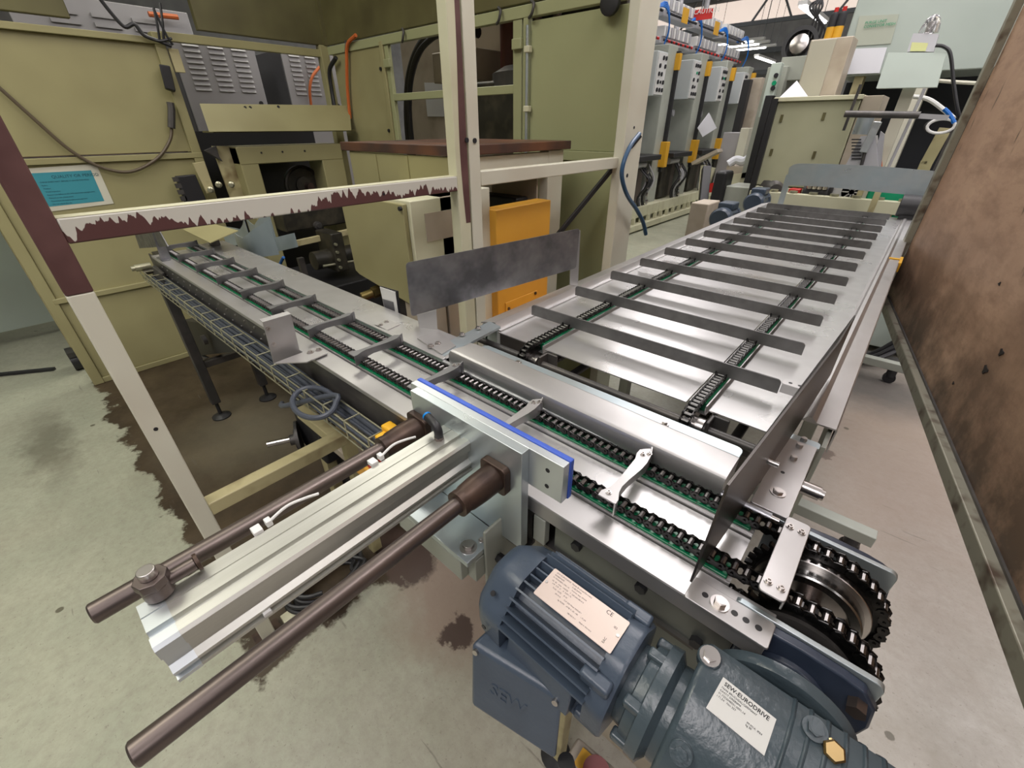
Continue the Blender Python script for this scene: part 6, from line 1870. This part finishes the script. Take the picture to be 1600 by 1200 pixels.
G().box(0.02, 0.06, 4.83, 4.87, 0.0, 1.62).build('stand', M['dark_frame'], hp)
fr = thing('roller_stand', 'cream-brown frame posts below the dark opening at the far right', 'frame', (0.0, 5.2, 0))
G().bar(at(1478, 200, y=5.2), at(1447, 256, y=5.2), 0.08, 0.08).build('post', M['cream_dirty'], fr)
q = at(1447, 256, y=5.2)
G().box(q.x - 0.04, q.x + 0.04, 5.16, 5.24, 0, q.z + 0.02).build('post', M['cream_dirty'], fr)
q0, q1 = at(1228, 300, y=4.9), at(1420, 316, y=4.9)
G().box(q0.x - 0.3, q1.x, 4.86, 4.94, q1.z - 0.10, q1.z).build('cream_rail', M['cream'], fr, 0.004)
for k in range(7):
    x = q0.x - 0.1 + k * 0.16
    G().cyl((x, 4.90, q1.z), (x, 4.90, q1.z + 0.02), 0.035, 16).build('roller', M['wire'], fr)
for x in (q0.x - 0.2, -0.62, q1.x - 0.1):
    G().box(x - 0.03, x + 0.03, 4.87, 4.93, 0, q1.z - 0.1).build('leg', M['cream_dirty'], fr)
wr = thing('white_wheel', 'white spoked wheel cover under the curved far guide plate', 'wheel', tuple(at(1333, 298, y=5.1)))
c0 = at(1331, 300, y=5.1)
G().lathe(c0, (0, -1, 0), [(0.17, 0), (0.17, 0.03), (0.075, 0.03), (0.075, 0.0)], 36).build('rim', M['white_plastic'], wr)
G().cyl(c0 + Vector((0, 0.03, 0)), c0 + Vector((0, 0.0, 0)), 0.076, 24).build('hub', M['ink'], wr)
for k in range(8):
    t = PI * k / 4
    G().bar(c0 + Vector((0.02 * math.cos(t), -0.01, 0.02 * math.sin(t))), c0 + Vector((0.078 * math.cos(t), -0.01, 0.078 * math.sin(t))), 0.008, 0.01).build('spoke', M['white_plastic'], wr)
G().box(c0.x - 0.02, c0.x + 0.02, 5.14, 5.18, 0, c0.z).build('stand', M['dark_frame'], wr)
gn = G().box(-0.33, -0.06, 4.98, 5.2, 0.86, 1.17).build('green_box', M['green'], None, 0.02)
tag(gn, 'green plastic box right of the white wheel cover', 'box')
rd_ = thing('motor_unit', 'black motor with chrome fittings and red parts left of the white wheel cover', 'motor', tuple(at(1275, 300, y=5.0)))
p = at(1275, 302, y=5.05)
G().lathe(p + Vector((-0.1, 0, 0)), (1, 0, 0), [(0.09, 0), (0.11, 0.03), (0.11, 0.2), (0.07, 0.22)], 20).build('housing', M['black'], rd_)
for k in range(4):
    G().cyl(p + Vector((-0.05 + 0.04 * k, -0.11, 0.05)), p + Vector((-0.05 + 0.04 * k, -0.12, 0.09)), 0.02, 10).build('fitting', M['bolt'], rd_)
G().box(p.x - 0.22, p.x - 0.12, 5.0, 5.08, p.z - 0.06, p.z + 0.03).build('red_block', M['red'], rd_, 0.01)
G().box(p.x - 0.05, p.x + 0.05, 5.02, 5.1, 0, p.z - 0.1).build('stand', M['dark_frame'], rd_)
tag(G().tube(smooth([at(1366, 240, y=4.9), at(1374, 248, y=4.9), at(1376, 262, y=4.9), at(1377, 300, y=4.95)], 5), 0.012, 8).build('hose', M['orange_hose']), 'thin orange-red hose below the grey tool head', 'hose')
gu = thing('gear_unit', 'dark round drive unit with grey cover between the blue motors and cream cabinet', 'machine', (-1.2, 5.6, 0))
G().box(-1.62, -1.30, 5.4, 5.8, 0.55, 1.06).build('grey_cover', M['grey_green'], gu, 0.015)
G().lathe((-1.15, 5.45, 1.06), (0.3, -1, 0), [(0.13, 0), (0.15, 0.04), (0.15, 0.12), (0.10, 0.14), (0.06, 0.2)], 24).build('drum', M['dark_frame'], gu)
G().box(-1.75, -1.62, 5.35, 5.6, 0.2, 1.20).build('black_guard', M['black'], gu, 0.03)
G().box(-1.7, -1.0, 5.4, 5.8, 0.0, 0.55).build('base', M['black'], gu)
